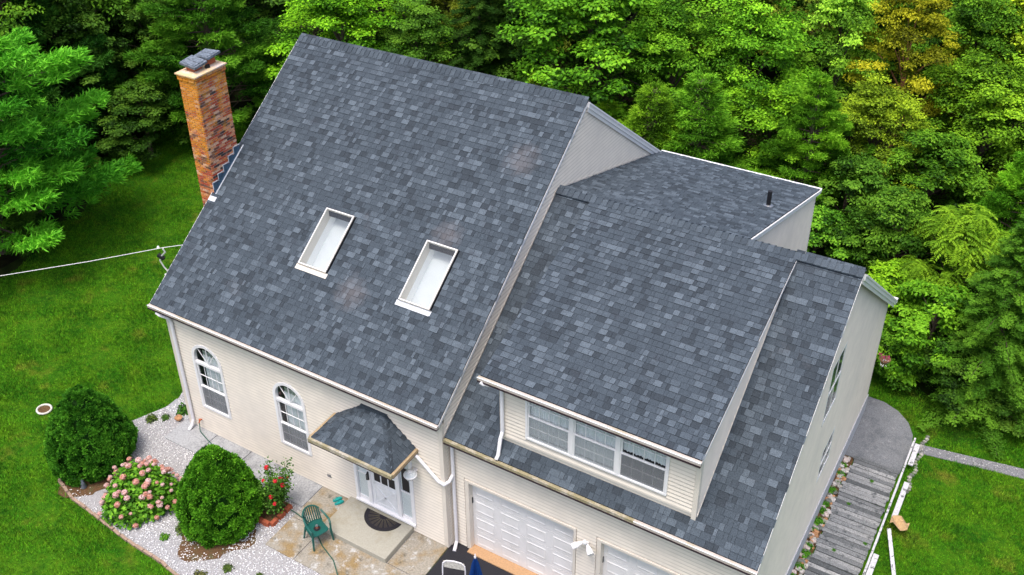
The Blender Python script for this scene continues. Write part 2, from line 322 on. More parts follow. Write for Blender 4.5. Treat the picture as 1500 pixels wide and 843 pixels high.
# paved / gravelled areas (no grass)
BED = np.array([(-9.75, .85), (-9.55, .35), (-9.95, -.6), (-10.35, -1.5), (-10.4, -2.6), (-9.85, -3.4), (-9.1, -3.62), (-8.2, -3.70), (-6.8, -3.84), (-5.6, -3.88), (-4.9, -3.98), (-4.1, -4.2), (-3.2, -4.6), (-2.2, -5.2), (-.02, -6), (-.02, 0), (-8.5, 0), (-8.5, .85)])
DRIVE = np.array([(0, -14), (6.65, -14), (6.65, .25), (0, .25)])
HOUSE = np.array([(-8.6, 0), (7, 0), (7, 13.2), (-8.6, 13.2)])
WALK = np.array([(6.9, 2), (8.5, 2), (8.5, 10.1), (8.35, 10.9), (7.9, 11.5), (7.3, 11.65), (6.9, 11.6)])
PATH = np.array([(8.4, 9.95), (16, 11.15), (16, 11.6), (8.4, 10.3)])

def grass():
    n = 1150000
    k = n//4
    x = np.concatenate([rng.uniform(-23.5, -3, 3*k), rng.uniform(7, 15.5, k)]); y = np.concatenate([rng.uniform(-7.5, 16, 3*k), rng.uniform(1.5, 15, k)])
    keep = (sdist(x, y, LAWN)+.5*np.sin(x*1.3)+.4*np.sin(y*1.7+x*.6) > -.2)
    for P in (BED, DRIVE, HOUSE, WALK, PATH): keep &= sdist(x, y, P) < -.015
    x = x[keep]; y = y[keep]; n = len(x); z = hgt(x, y)
    tall = 1+.5*np.sin(x*2.1+np.sin(y*1.7))*np.sin(y*2.6)
    h = rng.uniform(.03, .085, n)*tall; a = rng.uniform(0, 2*np.pi, n); w = rng.uniform(.006, .012, n); lean = rng.uniform(.2, .9, n)*h; b = rng.uniform(0, 2*np.pi, n)
    B = np.stack([x, y, z-.005], 1); D = np.stack([np.cos(a)*w, np.sin(a)*w, 0*w], 1); T = B+np.stack([np.cos(b)*lean, np.sin(b)*lean, h], 1)
    V = np.stack([B-D, B+D, T], 1).reshape(-1, 3); F = np.arange(3*n).reshape(-1, 3)
    quads_obj('grass', V, F, rng.uniform(0, 1, n), 'grass', label='mown green lawn grass around the house with dry yellow patches', cat='grass', kind='stuff')
grass()

def sheet(name, P, m, dz, thick=.0, **kw):
    mb = MB(); c = P.mean(0)
    xs = np.linspace(P[:, 0].min(), P[:, 0].max(), 24)
    V = [(p[0], p[1], H1(*p)+dz) for p in P]+[(p[0], p[1], H1(*p)-.15) for p in P]; n = len(P)
    mb.add(V, [tuple(range(n))]+[(i, n+i, n+(i+1) % n, (i+1) % n) for i in range(n)])
    return mb.build(name, m, None, **kw)
sheet('gravel_bed', BED, 'gravelbase', .012, kind='structure')
sheet('driveway', DRIVE, 'asphalt', .0, kind='structure').location.z = .016
def slab(name, x0, y0, x1, y1, z0, z1, m, **kw): return MB().box((x0, y0, z0), (x1, y1, z1)).build(name, m, None, **kw)
# grey walk along the wall in cracked slabs, patio slabs, stoop
pav = link('pavement', None, kind='structure')
for a, b in ((-8.75, -7.55), (-7.53, -6.3), (-6.28, -5.05), (-5.03, -3.86)): MB().box((a, -.84+rng.uniform(-.03, .03), -.1), (b, -.004, .035+rng.uniform(0, .01))).build('paving_slab', 'walk', pav, bevel=.008)
for x0, y0, x1, y1 in ((-3.84, -2.2, -2.96, -1.2), (-3.84, -1.18, -2.9, -.01), (-2.94, -2.2, -.012, -1.16), (-.98, -1.14, -.012, -.01)):
    MB().box((x0, y0, -.1), (x1, y1, .038+rng.uniform(0, .006))).build('paving_slab', 'concrete_tan', pav, bevel=.008)
MB().box((-8.75-.9, .0, -.1), (-8.76, .5, .02)).build('paving_slab', 'walk', pav, bevel=.008)
st = empty('door_stoop', (-1.95, -.58, 0), 'raised pale concrete stoop in front of the white entry door', 'step')
MB().box((-.97, -.6, -.1), (.95, .575, .185)).build('step_block', 'stoop', st, bevel=.012)
ap = np.array(list(map(tuple, [(6.9, 8.9), (8.45, 8.9), (8.5, 10.1), (8.42, 10.6), (8.2, 11.05), (7.85, 11.4), (7.4, 11.6), (6.9, 11.62)])))
sheet('concrete_apron', ap, 'apronm', .05, kind='structure')
sheet('gravel_path', PATH, 'pathm', .02, kind='structure')
sheet('mulch_strip', np.array([(6.99, 3.5), (7.27, 3.5), (7.27, 8.9), (6.99, 8.9)]), 'mulch', .02, kind='structure')

def stones(name, P, n, r0, r1, label, tones, dz=.0, **kw):
    x = rng.uniform(P[:, 0].min(), P[:, 0].max(), n); y = rng.uniform(P[:, 1].min(), P[:, 1].max(), n)
    keep = sdist(x, y, P) > .02
    for q in ((-8.75, -.82, -3.84, 0), (-3.84, -2.2, 0, 0)): keep &= ~((x > q[0]) & (x < q[2]) & (y > q[1]) & (y < q[3]) & (rng.uniform(0, 1, n) > .02))
    for cx_, cy_, rr in ((-9.5, -3.0, .65), (-8.6, -2.9, .7), (-5.0, -2.85, .45)): keep &= ~((np.hypot(x-cx_, y-cy_) < rr*rng.uniform(.6, 1.1, n)))
    keep &= rng.uniform(0, 1, n) < .75+.3*np.sin(x*3.1)*np.sin(y*4.3+x)
    x = x[keep]; y = y[keep]; n = len(x); r = rng.uniform(r0, r1, n)
    o = np.array([(1, 0, 0), (-1, 0, 0), (0, 1, 0), (0, -1, 0), (0, 0, 1), (0, 0, -1)], float)
    F = np.array([(0, 2, 4), (2, 1, 4), (1, 3, 4), (3, 0, 4), (2, 0, 5), (1, 2, 5), (3, 1, 5), (0, 3, 5)])
    a = rng.uniform(0, 6.28, n); ca, sa = np.cos(a), np.sin(a); V = o[None]*rng.uniform(.6, 1.3, (n, 6, 1))*r[:, None, None]
    V[..., 2] *= .7; Vx = V[..., 0]*ca[:, None]-V[..., 1]*sa[:, None]; Vy = V[..., 0]*sa[:, None]+V[..., 1]*ca[:, None]
    V = np.stack([Vx+x[:, None], Vy+y[:, None], V[..., 2]+(hgt(x, y)+dz+r*.4)[:, None]], -1).reshape(-1, 3)
    FF = (F[None]+6*np.arange(n)[:, None, None]).reshape(-1, 3)
    return quads_obj(name, V, FF, np.repeat(tones(n), 8), 'stone', label=label, cat=name, kind='stuff', **kw)
stones('gravel', BED, 42000, .012, .026, 'loose white gravel spread in the planting bed', lambda n: rng.beta(2.6, 1.2, n), .012)
p2 = np.array(PATH); stones('path_gravel', p2, 5000, .015, .03, 'grey gravel along the narrow path in the right lawn', lambda n: rng.uniform(0, .25, n), .02)

def in_bed_mulch(cx_, cy_, r, name='mulch'):
    pts = np.array([(cx_+r*(1+.18*math.sin(3*a)+.1*math.sin(7*a+1))*math.cos(a), cy_+r*(1+.15*math.sin(4*a+2))*math.sin(a)) for a in np.linspace(0, 2*math.pi, 26)[:-1]])
    sheet(name, pts, 'mulch', .022, kind='structure')
in_bed_mulch(-9.35, -2.75, .85); in_bed_mulch(-5.15, -2.5, .95)

# bed edging: curved line of low edging pieces
ed = empty('bed_edging', (-9.85, -3.4, 0), 'curved row of low reddish edging between the lawn and the white gravel bed', 'edging')
EP = [(-10.38, -2.6), (-9.87, -3.4), (-9.1, -3.62), (-8.2, -3.70), (-6.8, -3.84), (-5.6, -3.88), (-4.9, -3.98), (-4.1, -4.2), (-3.2, -4.6), (-2.2, -5.2)]
epm = MB().box((-.13, -.035, -.05), (.13, .035, .07)).mesh('edging_block', 'edging')
for a, b in zip(EP[:-1], EP[1:]):
    d = Vector(b)-Vector(a); n = max(1, round(d.length/.28))
    for i in range(n):
        c = Vector(a)+d*(i+.5)/n; o = link('edging_block', epm, ed); o.location = (c.x+9.85, c.y+3.4, rng.uniform(-.02, .015)); o.rotation_euler = (rng.uniform(-.1, .1), rng.uniform(-.06, .06), math.atan2(d.y, d.x)+rng.uniform(-.07, .07)); o.scale.x = d.length/n/.28
# ------------------------------------------------------------------ HOUSE
house = empty('house', (0, 0, 0), 'cream sided two storey house with dark grey shingle roofs, dormers and two skylights', 'house')
W = 8.55; S1 = .7253; S2 = .7272; G = 6.97; g = .26
YR1, ZR1 = 6.56, 8.974; YR2, ZR2 = 5.14, 7.283
def z1(y): return ZR1-S1*abs(y-YR1)
def z2(y): return ZR2-S2*abs(y-YR2)

SH = Pieces('shingle', 'shingle', 300)
def mk_sh(key):
    w, t, th = key; e = .143; th = th/1000; w = w/100; h = .0025; g_ = .0025
    q = MB().add([(g_, 0, -.002), (w-g_, 0, -.002), (g_, 0, th), (w-g_, 0, th), (g_, e+.02, h), (w-g_, e+.02, h)],
                    [(0, 1, 3, 2), (2, 3, 5, 4), (0, 2, 4), (1, 5, 3)], t/10)
    q.t[0] = q.t[2] = q.t[3] = 0; return q      # felt's cut edges are near black; the tone also paints shadow lines under tabs
SH.make = mk_sh
rs = random.Random(11)
def shingle_plane(parent, O, U, V, width_fn, length, holes=()):
    """O origin at the eave, U unit along the courses, V unit up the slope; width_fn(v) -> (u0, u1)"""
    U = Vector(U).normalized(); V = Vector(V).normalized(); N = U.cross(V); O = Vector(O); e = .143
    if N.z < 0: N = -N
    B = Matrix((U, V, U.cross(V) if U.cross(V).z > 0 else N)).transposed()
    for r in range(int(math.ceil(length/e))):
        v = r*e; a, b = width_fn(min(v+.07, length)); u = a+0
        segs = [(a, b)]
        for (h0, h1, k0, k1) in holes:
            if v+e*.7 > k0 and v+e*.3 < k1:
                ns = []
                for s0, s1 in segs:
                    if h0 > s0: ns.append((s0, min(s1, h0)))
                    if h1 < s1: ns.append((max(s0, h1), s1))
                segs = [q for q in ns if q[1]-q[0] > .03]
        for s0, s1 in segs:
            u = s0; first = True; prev = 0
            while u < s1-.005:
                w = rs.choice((7, 9, 11, 13, 15, 17, 20, 23))
                if first: w = rs.choice((6, 10, 14, 18, 24)); first = False
                w = min(w, max(3, int(round((s1-u)*100))))
                k = rs.random(); t = 10 if k < .07 else 8 if k < .18 else 6 if k < .32 else 4 if k < .66 else 3 if k < .86 else 1
                th = 19 if t in (10, 8, 6) else rs.choice((10, 15))
                mtx = B.to_4x4(); mtx.translation = O+U*u+V*v
                if v+e+.02 > length+.03: pass
                SH.add(parent, (w, t, th), mtx); u += w/100
def ridge_caps(parent, x0, x1, y, z, s):
    n = int(round((x1-x0)/.143)); st_ = (x1-x0)/n; L_ = .165; c = 1/math.sqrt(1+s*s)
    me = {}
    for i in range(n):
        k = rs.choice((3, 4, 6, 7))
        if k not in me:
            mb = MB(); a = st_+.016
            mb.add([(0, -L_*c, -L_*c*s+.012), (a, -L_*c, -L_*c*s+.034), (a, 0, .050), (0, 0, .022), (0, L_*c, -L_*c*s+.012), (a, L_*c, -L_*c*s+.034),
                    (a, -L_*c, -L_*c*s+.004), (0, -L_*c, -L_*c*s+.004), (a, 0, .01), (a, L_*c, -L_*c*s+.004)],
                   [(0, 1, 2, 3), (3, 2, 5, 4), (7, 6, 1, 0), (6, 8, 2, 1), (8, 9, 5, 2)], k/10)
            me[k] = mb.mesh('ridge_shingle', 'shingle')
        o = link('ridge_shingle', me[k], parent); o.location = (x0+i*st_, y, z); o.rotation_euler.x = rs.uniform(-.012, .012)

D = .02  # deck sits this far under the shingle plane
def deck(name, x0, x1, pts, label):
    """pts: (y,z) top profile; a roof slab .14 thick"""
    prof = [(y, z-D) for y, z in pts]+[(y, z-D-.14) for y, z in reversed(pts)]
    return MB().prism(prof, 0, x0, x1).build('roof', 'underlay', house, label=label)
# main roof
XA0, XA1 = -8.86, .04
def roof_holes(u0): return []
c1 = 1/math.sqrt(1+S1*S1); c2 = 1/math.sqrt(1+S2*S2)
SKY = [(-5.24, 1.66), (-2.21, 1.66)]; SKW, SKL = .87, 1.27/c1
def vof(y): return (y+.19)/c1
# deck of the main roof leaves out the skylight wells: build in strips
mainroof = MB()
def slab_y(mb, x0, x1, ya, yb, zf, t=.14):
    mb.prism([(ya, zf(ya)-D), (yb, zf(yb)-D), (yb, zf(yb)-D-t), (ya, zf(ya)-D-t)], 0, x0, x1)
ys0, ys1 = 1.69, 2.90
slab_y(mainroof, XA0+.0, XA1-.0, -.17, ys0, z1)
xs = [XA0, SKY[0][0]+.02, SKY[0][0]+SKW-.02, SKY[1][0]+.02, SKY[1][0]+SKW-.02, XA1]
for a, b in ((0, 1), (2, 3), (4, 5)): slab_y(mainroof, xs[a], xs[b], ys0, ys1, z1)
slab_y(mainroof, XA0, XA1, ys1, YR1, z1); slab_y(mainroof, XA0, XA1, YR1, 13.29, z1)
r1 = mainroof.build('roof', 'underlay', house, label='large steep main roof with two skylights')
holes = [(x-XA0-.02, x-XA0+SKW+.02, vof(y)-.02, vof(y)+SKL+.02) for x, y in SKY]
holes.append((-.1, .14, vof(2.5)-.03, vof(3.52)+.03))
shingle_plane(r1, (XA0, -.19, z1(-.19)), (1, 0, 0), (0, 1, S1), lambda v: (0, XA1-XA0), (YR1+.19)/c1, holes)
ridge_caps(r1, XA0, XA1, YR1, ZR1, S1)
rear = MB()
def rear_sheet(x0, x1, yr, zr, s, yb, step=.143):
    y = yr; c = 1/math.sqrt(1+s*s)
    while y < yb: # rear slopes turned away from the photograph: real stepped courses, in one piece per course
        yn = min(y+step*c, yb); zt = zr-s*(y-yr); zb = zr-s*(yn-yr)
        rear.add([(x0, y, zt+.002), (x1, y, zt+.002), (x1, yn+.0, zb+.011), (x0, yn, zb+.011), (x0, yn, zb), (x1, yn, zb)], [(3, 2, 1, 0), (4, 5, 2, 3)], rs.uniform(.3, .8)); y = yn
rear_sheet(XA0, XA1, YR1, ZR1, S1, 13.3)
# garage roof
GX0, GX1 = .045, 7.1
r2 = deck('roof', GX0, GX1, [(.035, z2(.035)), (YR2, ZR2), (11.2, z2(11.2))], 'lower garage roof around the front dormer')
DX0, DX1 = .95, 5.76                                     # front dormer roof
DWX0, DWX1, DY, = 1.29, 5.69, .39
SD = .337; ZD0 = 5.60; YD0 = .15
def zd(y): return ZR2+.02-(ZR2+.02-ZD0)/(YR2-YD0)*(YR2-y)
sd_ = (ZR2+.02-ZD0)/(YR2-YD0); cdr = 1/math.sqrt(1+sd_*sd_)
def garage_w(v): return (0, GX1-GX0)
def vg(y): return (y-.02)/c2
shingle_plane(r2, (GX0, .02, z2(.02)), (1, 0, 0), (0, 1, S2), garage_w, (YR2-.02)/c2, [(DWX0-GX0, DWX1-GX0, vg(DY), vg(YR2)+1)])
ridge_caps(r2, GX0, GX1, YR2, ZR2+.03, S2*.62)
rear_sheet(GX0, GX1, YR2, ZR2, S2, 11.22)
# front dormer roof
r3 = MB().prism([(YD0+.02, zd(YD0+.02)-D), (YR2-.1, zd(YR2-.1)-D), (YR2-.1, zd(YR2-.1)-D-.1), (YD0+.02, zd(YD0+.02)-D-.1)], 0, DX0, DX1).build('roof', 'underlay', house, label='low sloped roof of the wide front dormer')
shingle_plane(r3, (DX0, YD0, ZD0), (1, 0, 0), (0, 1, sd_), lambda v: (0, DX1-DX0), (YR2-YD0)/cdr-.06)
# rear dormer roof, falling towards the back
RX1, YB, ZB = 4.64, 11.45, 5.447; sb = (ZR2-ZB)/(YB-YR2); cb = 1/math.sqrt(1+sb*sb)
def zb_(y): return ZR2-sb*(y-YR2)
r4 = MB().prism([(YR2+.1, zb_(YR2+.1)-D), (YB, ZB-D), (YB, ZB-D-.12), (YR2+.1, zb_(YR2+.1)-D-.12)], 0, GX0, RX1).build('roof', 'underlay', house, label='low sloped blue grey roof of the rear dormer')
shingle_plane(r4, (RX1, YB, ZB), (-1, 0, 0), (0, -1, sb), lambda v: (0, RX1-GX0), (YB-YR2)/cb-.12)
# porch roof (hip with a short ridge at the wall)
PX0, PX1, PY, PZ = -3.03, -.75, -.97, 2.88; QX0, QX1, QZ = -2.17, -1.55, 3.54
pr = MB(); A = (PX0, PY, PZ-D); B_ = (PX1, PY, PZ-D); Cc = (PX1, -.004, PZ-D); Dd = (PX0, -.004, PZ-D); E0 = (QX0, -.004, QZ-D); E1 = (QX1, -.004, QZ-D)
pr.add([A, B_, Cc, Dd, E0, E1], [(0, 1, 5, 4), (1, 2, 5), (3, 0, 4), (0, 3, 2, 1), (2, 3, 4, 5)])
r5 = pr.build('roof', 'underlay', house, label='small hipped porch roof over the entry door')
vl = math.hypot(-PY, QZ-PZ)
shingle_plane(r5, (0, PY, PZ), (1, 0, 0), (0, -PY, QZ-PZ), lambda v: (PX0+(QX0-PX0)*v/vl, PX1+(QX1-PX1)*v/vl), vl)
vr_ = math.hypot(PX1-QX1, QZ-PZ); vlf = math.hypot(QX0-PX0, QZ-PZ)
shingle_plane(r5, (PX1, 0, PZ), (0, 1, 0), (QX1-PX1, 0, QZ-PZ), lambda v: (PY*(1-v/vr_), -.01), vr_)
shingle_plane(r5, (PX0, 0, PZ), (0, -1, 0), (QX0-PX0, 0, QZ-PZ), lambda v: (.01, -PY*(1-v/vlf)), vlf)
for (P0, P1) in (((PX1, PY, PZ), (QX1, 0, QZ)), ((PX0, PY, PZ), (QX0, 0, QZ))):   # hip caps
    a = Vector(P0); b = Vector(P1); d = (b-a).normalized(); n = int((b-a).length/.143); side = 1 if P0[0] > -1 else -1
    h = Vector((side*.12, .0, -.095)); k = Vector((-.02*side, -.12, -.075))
    e1 = Vector((side*.0, .11, .0))+Vector((0, 0, 0)); e2 = Vector((-side*.11, 0, 0))
    for i in range(n):
        p = a+d*i*.143; q = p+d*.16; up_ = Vector((0, 0, .024))
        # flaps lie on the two adjoining planes
        f1 = Vector((-side*.12, 0, 0)) ; f2 = Vector((0, .12, 0))
        MB().add([p+up_, q+up_*.8, q+up_*.5+f1, p+up_*.9+f1, q+up_*.5+f2, p+up_*.9+f2, p, p+f1, p+f2], [(0, 1, 2, 3), (0, 5, 4, 1), (6, 0, 3, 7), (6, 8, 5, 0)], rs.choice((.1, .3, .5))).build('ridge_shingle', 'shingle', r5)
MB().box((QX0-.05, -.10, QZ-.02), (QX1+.05, -.004, QZ+.02), .3).build('ridge_shingle', 'shingle', r5)
SH.finish(house)
for f_, t_ in zip([0], [0]): rear.build('rear_roof_courses', 'shingle', house, kind='stuff')

# --- gutters, edges
def gutter(x0, x1, y, z, top='gutter', nm='gutter', lab=None, hh=.075, dd=.085):
    mb = MB(); mb.prism([(y-.005, z-.012), (y-dd, z-.012), (y-dd, z-hh), (y-dd+.02, z-hh-.012), (y-.005, z-hh-.012)], 0, x0, x1)
    o = mb.build(nm, top, house, label=lab)
    MB().box((x0+.003, y-dd-.010, z-hh-.040), (x1-.003, y-.0, z-hh-.0135)).build('drip_edge', 'fascia', o)
    MB().box((x0, y-dd-.006, z-.015), (x1, y-dd+.012, z-.002)).build('gutter_lip', 'white' if top != 'tan' else 'tan', o)
    return o
gutter(XA0-.02, XA1+.02, -.19, z1(-.19))
gutter(GX0+.02, 4.6, .02, z2(.02), 'tan', lab='garage gutter stained olive tan')
gutter(4.6, GX1+.02, .02, z2(.02), 'gutter')
gutter(DX0-.03, DX1+.01, YD0, ZD0)
# porch eave: tan strips on three sides
pe = MB(); pe.box((PX0-.05, PY-.07, PZ-.09), (PX1+.05, PY-.005, PZ+.004)); pe.build('porch_gutter', 'tan', house)
pe = MB(); pe.box((PX1+.003, PY-.003, PZ-.09), (PX1+.07, -.004, PZ+.002)); pe.build('porch_gutter', 'porchwood', house)
pe = MB(); pe.box((PX0-.07, PY-.003, PZ-.09), (PX0-.003, -.004, PZ+.002)); pe.build('porch_gutter', 'porchwood', house)
pe = MB(); pe.box((PX0-.045, PY-.075, PZ-.115), (PX1+.045, PY-.0, PZ-.092)); pe.box((PX1, PY, PZ-.115), (PX1+.065, -.004, PZ-.092)); pe.box((PX0-.065, PY, PZ-.115), (PX0, -.004, PZ-.092)); pe.build('drip_edge', 'fascia', house)
MB().box((PX0+.04, PY+.03, PZ-.13), (PX1-.04, -.02, PZ-.05)).build('porch_soffit', 'white', house)
# rake boards
def rake(x, ya, yb, zf, h, off, m='white', t=.03, nm='rake_board'):
    MB().prism([(ya, zf(ya)-off), (yb, zf(yb)-off), (yb, zf(yb)-off-h), (ya, zf(ya)-off-h)], 0, x, x+t).build(nm, m, house)
rake(XA1-.004, -.19, YR1, z1, .10, .03, t=.012); rake(XA1+.001, YR1, 13.3, z1, .16, .012, t=.05); rake(XA1+.001, YR1, 13.25, z1, .10, .173, t=.02)
rake(XA1+.052, YR1, 13.3, z1, .05, .012, t=.02)
rake(XA0-.021, -.19, 13.3, lambda y: z1(y), .001, .0, t=.001)
for (ya, yb) in ((-.19, YR1), (YR1, 13.3)): rake(XA0-.021, ya, yb, z1, .14, .012, t=.02)
rake(GX1-.004, .02, YR2, z2, .10, .03, t=.012); rake(GX1+.001, YR2, 11.2, z2, .16, .010, t=.05); rake(GX1+.001, YR2, 11.15, z2, .10, .171, t=.02); rake(GX1+.052, YR2, 11.2, z2, .05, .010, t=.02)
rake(DX1-.004, YD0, YR2-.05, zd, .08, .035, t=.010); rake(RX1+.001, YR2+.1, YB, zb_, .12, .012, t=.02); rake(RX1+.022, YR2+.1, YB, zb_, .03, .012, t=.012)
MB().box((GX0, YB+.001, ZB-.10), (RX1+.03, YB+.07, ZB+.008)).build('gutter', 'white', house)
MB().box((GX0, 11.21, z2(11.2)-.12), (GX1+.07, 11.30, z2(11.2)-.0)).build('gutter', 'white', house)
MB().box((XA0, 13.31, z1(13.3)-.12), (XA1, 13.40, z1(13.3))).build('gutter', 'white', house)

# --- walls: backing with openings + clapboards
BD = Pieces('clapboard', 'siding', 290)
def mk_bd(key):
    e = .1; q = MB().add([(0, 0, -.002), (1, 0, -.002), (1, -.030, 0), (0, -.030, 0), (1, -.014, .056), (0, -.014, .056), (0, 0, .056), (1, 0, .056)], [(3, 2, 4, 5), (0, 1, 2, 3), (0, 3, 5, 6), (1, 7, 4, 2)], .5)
    return q.add([(0, -.014, .056), (1, -.014, .056), (1, -.002, e), (0, -.002, e), (0, 0, e), (1, 0, e)], [(0, 1, 2, 3), (3, 2, 5, 4)], .12)  # darker tone paints the shadow line under each lap
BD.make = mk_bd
def board_wall(parent, origin, axis, x0f, x1f, z0, z1_, openings=(), stuff=None):
    """axis 'x': wall faces -y ; 'y': wall faces +x. x0f/x1f give the interval at height z; openings as fn(z0,z1)->(a,b) or None"""
    e = .1; z = z0
    while z < z1_-.01:
        h = min(e, z1_-z); zm = z+h/2; segs = [(x0f(zm), x1f(zm))]
        for op in openings:
            iv = op(z, z+h)
            if iv:
                ns = []
                for a, b in segs:
                    if iv[0] > a: ns.append((a, min(b, iv[0])))
                    if iv[1] < b: ns.append((max(a, iv[1]), b))
                segs = [q for q in ns if q[1]-q[0] > .02]
        for a, b in segs:
            if b-a < .02: continue
            if axis == 'x': X_ = Vector((1, 0, 0)); Y_ = Vector((0, 1, 0)); T = Vector((a, origin, z))
            elif axis == 'y': X_ = Vector((0, 1, 0)); Y_ = Vector((-1, 0, 0)); T = Vector((origin, a, z))
            else: X_ = Vector((0, -1, 0)); Y_ = Vector((1, 0, 0)); T = Vector((origin, b, z))
            mt = Matrix((X_*(b-a), Y_, Vector((0, 0, 1))*(h/e))).transposed().to_4x4(); mt.translation = T
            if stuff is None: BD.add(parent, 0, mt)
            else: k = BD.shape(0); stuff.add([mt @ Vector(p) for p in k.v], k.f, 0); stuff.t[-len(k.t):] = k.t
        z += e
def rect(a, b, c, d): return lambda z0, z1_: (a, b) if (z1_ > c+.01 and z0 < d-.01) else None
def arch(cx_, hw, zb, zs):
    def f(z0, z1_):
        if z1_ <= zb+.01: return None
        if z0 < zs: return (cx_-hw, cx_+hw)
        if z0 >= zs+hw: return None
        w = math.sqrt(max(0, hw*hw-(z0-zs)**2)); return (cx_-w, cx_+w)
    return f
def backing(name, label, boxes):
    mb = MB()
    for a, b in boxes: mb.box(a, b)
    return mb.build(name, 'siding', house, label=label)
def cells(x0, x1, z0, z1_, rects, mkbox):
    xs_ = sorted({x0, x1, *[v for r in rects for v in r[:2]]}); zs_ = sorted({z0, z1_, *[v for r in rects for v in r[2:]]}); out = []
    for i in range(len(xs_)-1):
        for j in range(len(zs_)-1):
            cx_ = (xs_[i]+xs_[i+1])/2; cz = (zs_[j]+zs_[j+1])/2
            if not any(r[0] < cx_ < r[1] and r[2] < cz < r[3] for r in rects): out.append(mkbox(xs_[i], xs_[i+1], zs_[j], zs_[j+1]))
    return out
AW = [(-7.33, .48, 1.00, 2.66), (-4.56, .465, 1.04, 2.62)]
front = backing('wall', 'front wall with two arched windows and the entry door',
    cells(-W, 0, -.1, 3.86, [(c-h, c+h, zb, zs+h) for c, h, zb, zs in AW]+[(-2.66, -.94, .30, 2.38)], lambda a, b, c, d: ((a, .002, c), (b, .10, d))))
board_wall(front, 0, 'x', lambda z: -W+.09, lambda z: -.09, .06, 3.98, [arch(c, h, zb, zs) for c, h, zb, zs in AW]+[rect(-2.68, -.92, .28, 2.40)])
GD = [(.47, 3.17), (3.80, 6.50)]
gwall = backing('wall', 'garage wall with two white doors', cells(0.1, G, -.2, 3.5, [(a, b, -.2, 2.2) for a, b in GD], lambda a, b, c, d: ((a, g+.002, c), (b, g+.1, d))))
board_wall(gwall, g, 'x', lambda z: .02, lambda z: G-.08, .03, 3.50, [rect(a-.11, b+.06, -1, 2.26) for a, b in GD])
ret = backing('wall', 'narrow side return beside the garage', [((-.1, .101, -.1), (-.002, g+.3, 3.9))])
board_wall(ret, 0, 'y', lambda z: .09, lambda z: g-.02, .03, 3.6)
# main gable wall (faces +x)
gab = MB(); gab.prism([(.0, 3.86), (YR1, ZR1-.17), (13.1, 3.98), (13.1, 0), (.101, 0), (.101, 3.9)], 0, -.1, -.003); gab = gab.build('wall', 'siding', house, label='gable wall of the main block above the garage roof')
def gy0(z): return max(g-.2, YR1-(ZR1-.19-z)/S1)
def gy1(z): return min(13.1, YR1+(ZR1-.19-z)/S1)
def vis_roof(z):  # above the garage roof on the front side
    return max(gy0(z), -.05)
z = 3.7
board_wall(gab, 0, 'y', lambda z: max(-.02, gy0(z)), lambda z: min(gy1(z), max(YR2-(ZR2-z)/S2+.15, gy0(z)+.05) if z < ZR2 else 99), 3.6, 8.75)
board_wall(gab, 0, 'y', lambda z: max(YR2, YR2+(ZR2-z)/sb-.15), lambda z: gy1(z), 5.0, ZR2+.05)
# garage gable wall (faces +x)
gg = MB(); gg.prism([(g, z2(g)-.17), (YR2, ZR2-.17), (11, z2(11)-.17), (11, -.95), (g, -.95)], 0, G-.1, G-.003)
gg = gg.build('wall', 'siding', house, label='tall right gable wall with two narrow looking windows')
GW = [(4.52, 5.48, 3.64, 5.18), (5.36, 6.28, 1.19, 2.08)]
stf = MB()
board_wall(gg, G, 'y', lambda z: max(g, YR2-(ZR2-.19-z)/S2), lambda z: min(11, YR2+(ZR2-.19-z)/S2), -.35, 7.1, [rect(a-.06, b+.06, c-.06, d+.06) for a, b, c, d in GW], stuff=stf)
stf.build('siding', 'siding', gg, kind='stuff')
MB().box((G-.05, g+.02, -1.3), (G+.055, 11.0, -.355)).build('foundation', 'foundation', house)
MB().box((-W+.02, .01, -.3), (-.02, 13, .058)).build('foundation', 'foundation', house)
# back and left walls (away from the photograph)
MB().box((-W, .101, -.1), (-W+.1, 13.1, 3.9)).build('wall', 'siding', house); MB().prism([(.1, 3.9), (YR1, ZR1-.17), (13.1, 3.98)], 0, -W, -W+.1).build('wall', 'siding', house)
MB().box((-W+.1, 13.0, -.1), (-.1, 13.1, 3.98)).build('wall', 'siding', house); MB().box((0, 10.9, -1.2), (G-.1, 11.0, 2.9)).build('wall', 'siding', house)
MB().box((.05, 11.2, 2.6), (4.56, 11.3, ZB-.1)).build('wall', 'siding', house)
# front dormer walls
TW = (1.94, 5.04, 4.19, 5.40)
dw = backing('wall', 'dormer front wall with the triple window', cells(DWX0, DWX1, 3.75, 5.5, [TW], lambda a, b, c, d: ((a, DY+.002, c), (b, DY+.09, d))))
board_wall(dw, DY, 'x', lambda z: DWX0+.08, lambda z: DWX1-.08, 3.98, 5.6, [rect(TW[0]-.03, TW[1]+.03, TW[2]-.03, TW[3]+.06)])
ck = MB().prism([(DY+.01, 3.8), (DY+.01, 5.52), (YR2-.2, ZR2-.22), (YR2-.2, ZR2-.4)], 0, DWX1-.1, DWX1-.003).build('wall', 'siding', house, label='right cheek wall of the front dormer')
board_wall(ck, DWX1, 'y', lambda z: max(DY, YR2-(ZR2-.12-z)/sd_) if z > 5.5 else DY+.06, lambda z: min(YR2, YR2-(ZR2-z)/S2+.12), 3.9, 7.15)
MB().prism([(DY+.01, 3.8), (DY+.01, 5.52), (YR2-.2, ZR2-.22), (YR2-.2, ZR2-.4)], 0, DWX0, DWX0+.09).build('wall', 'siding', house, label='left cheek wall of the front dormer')
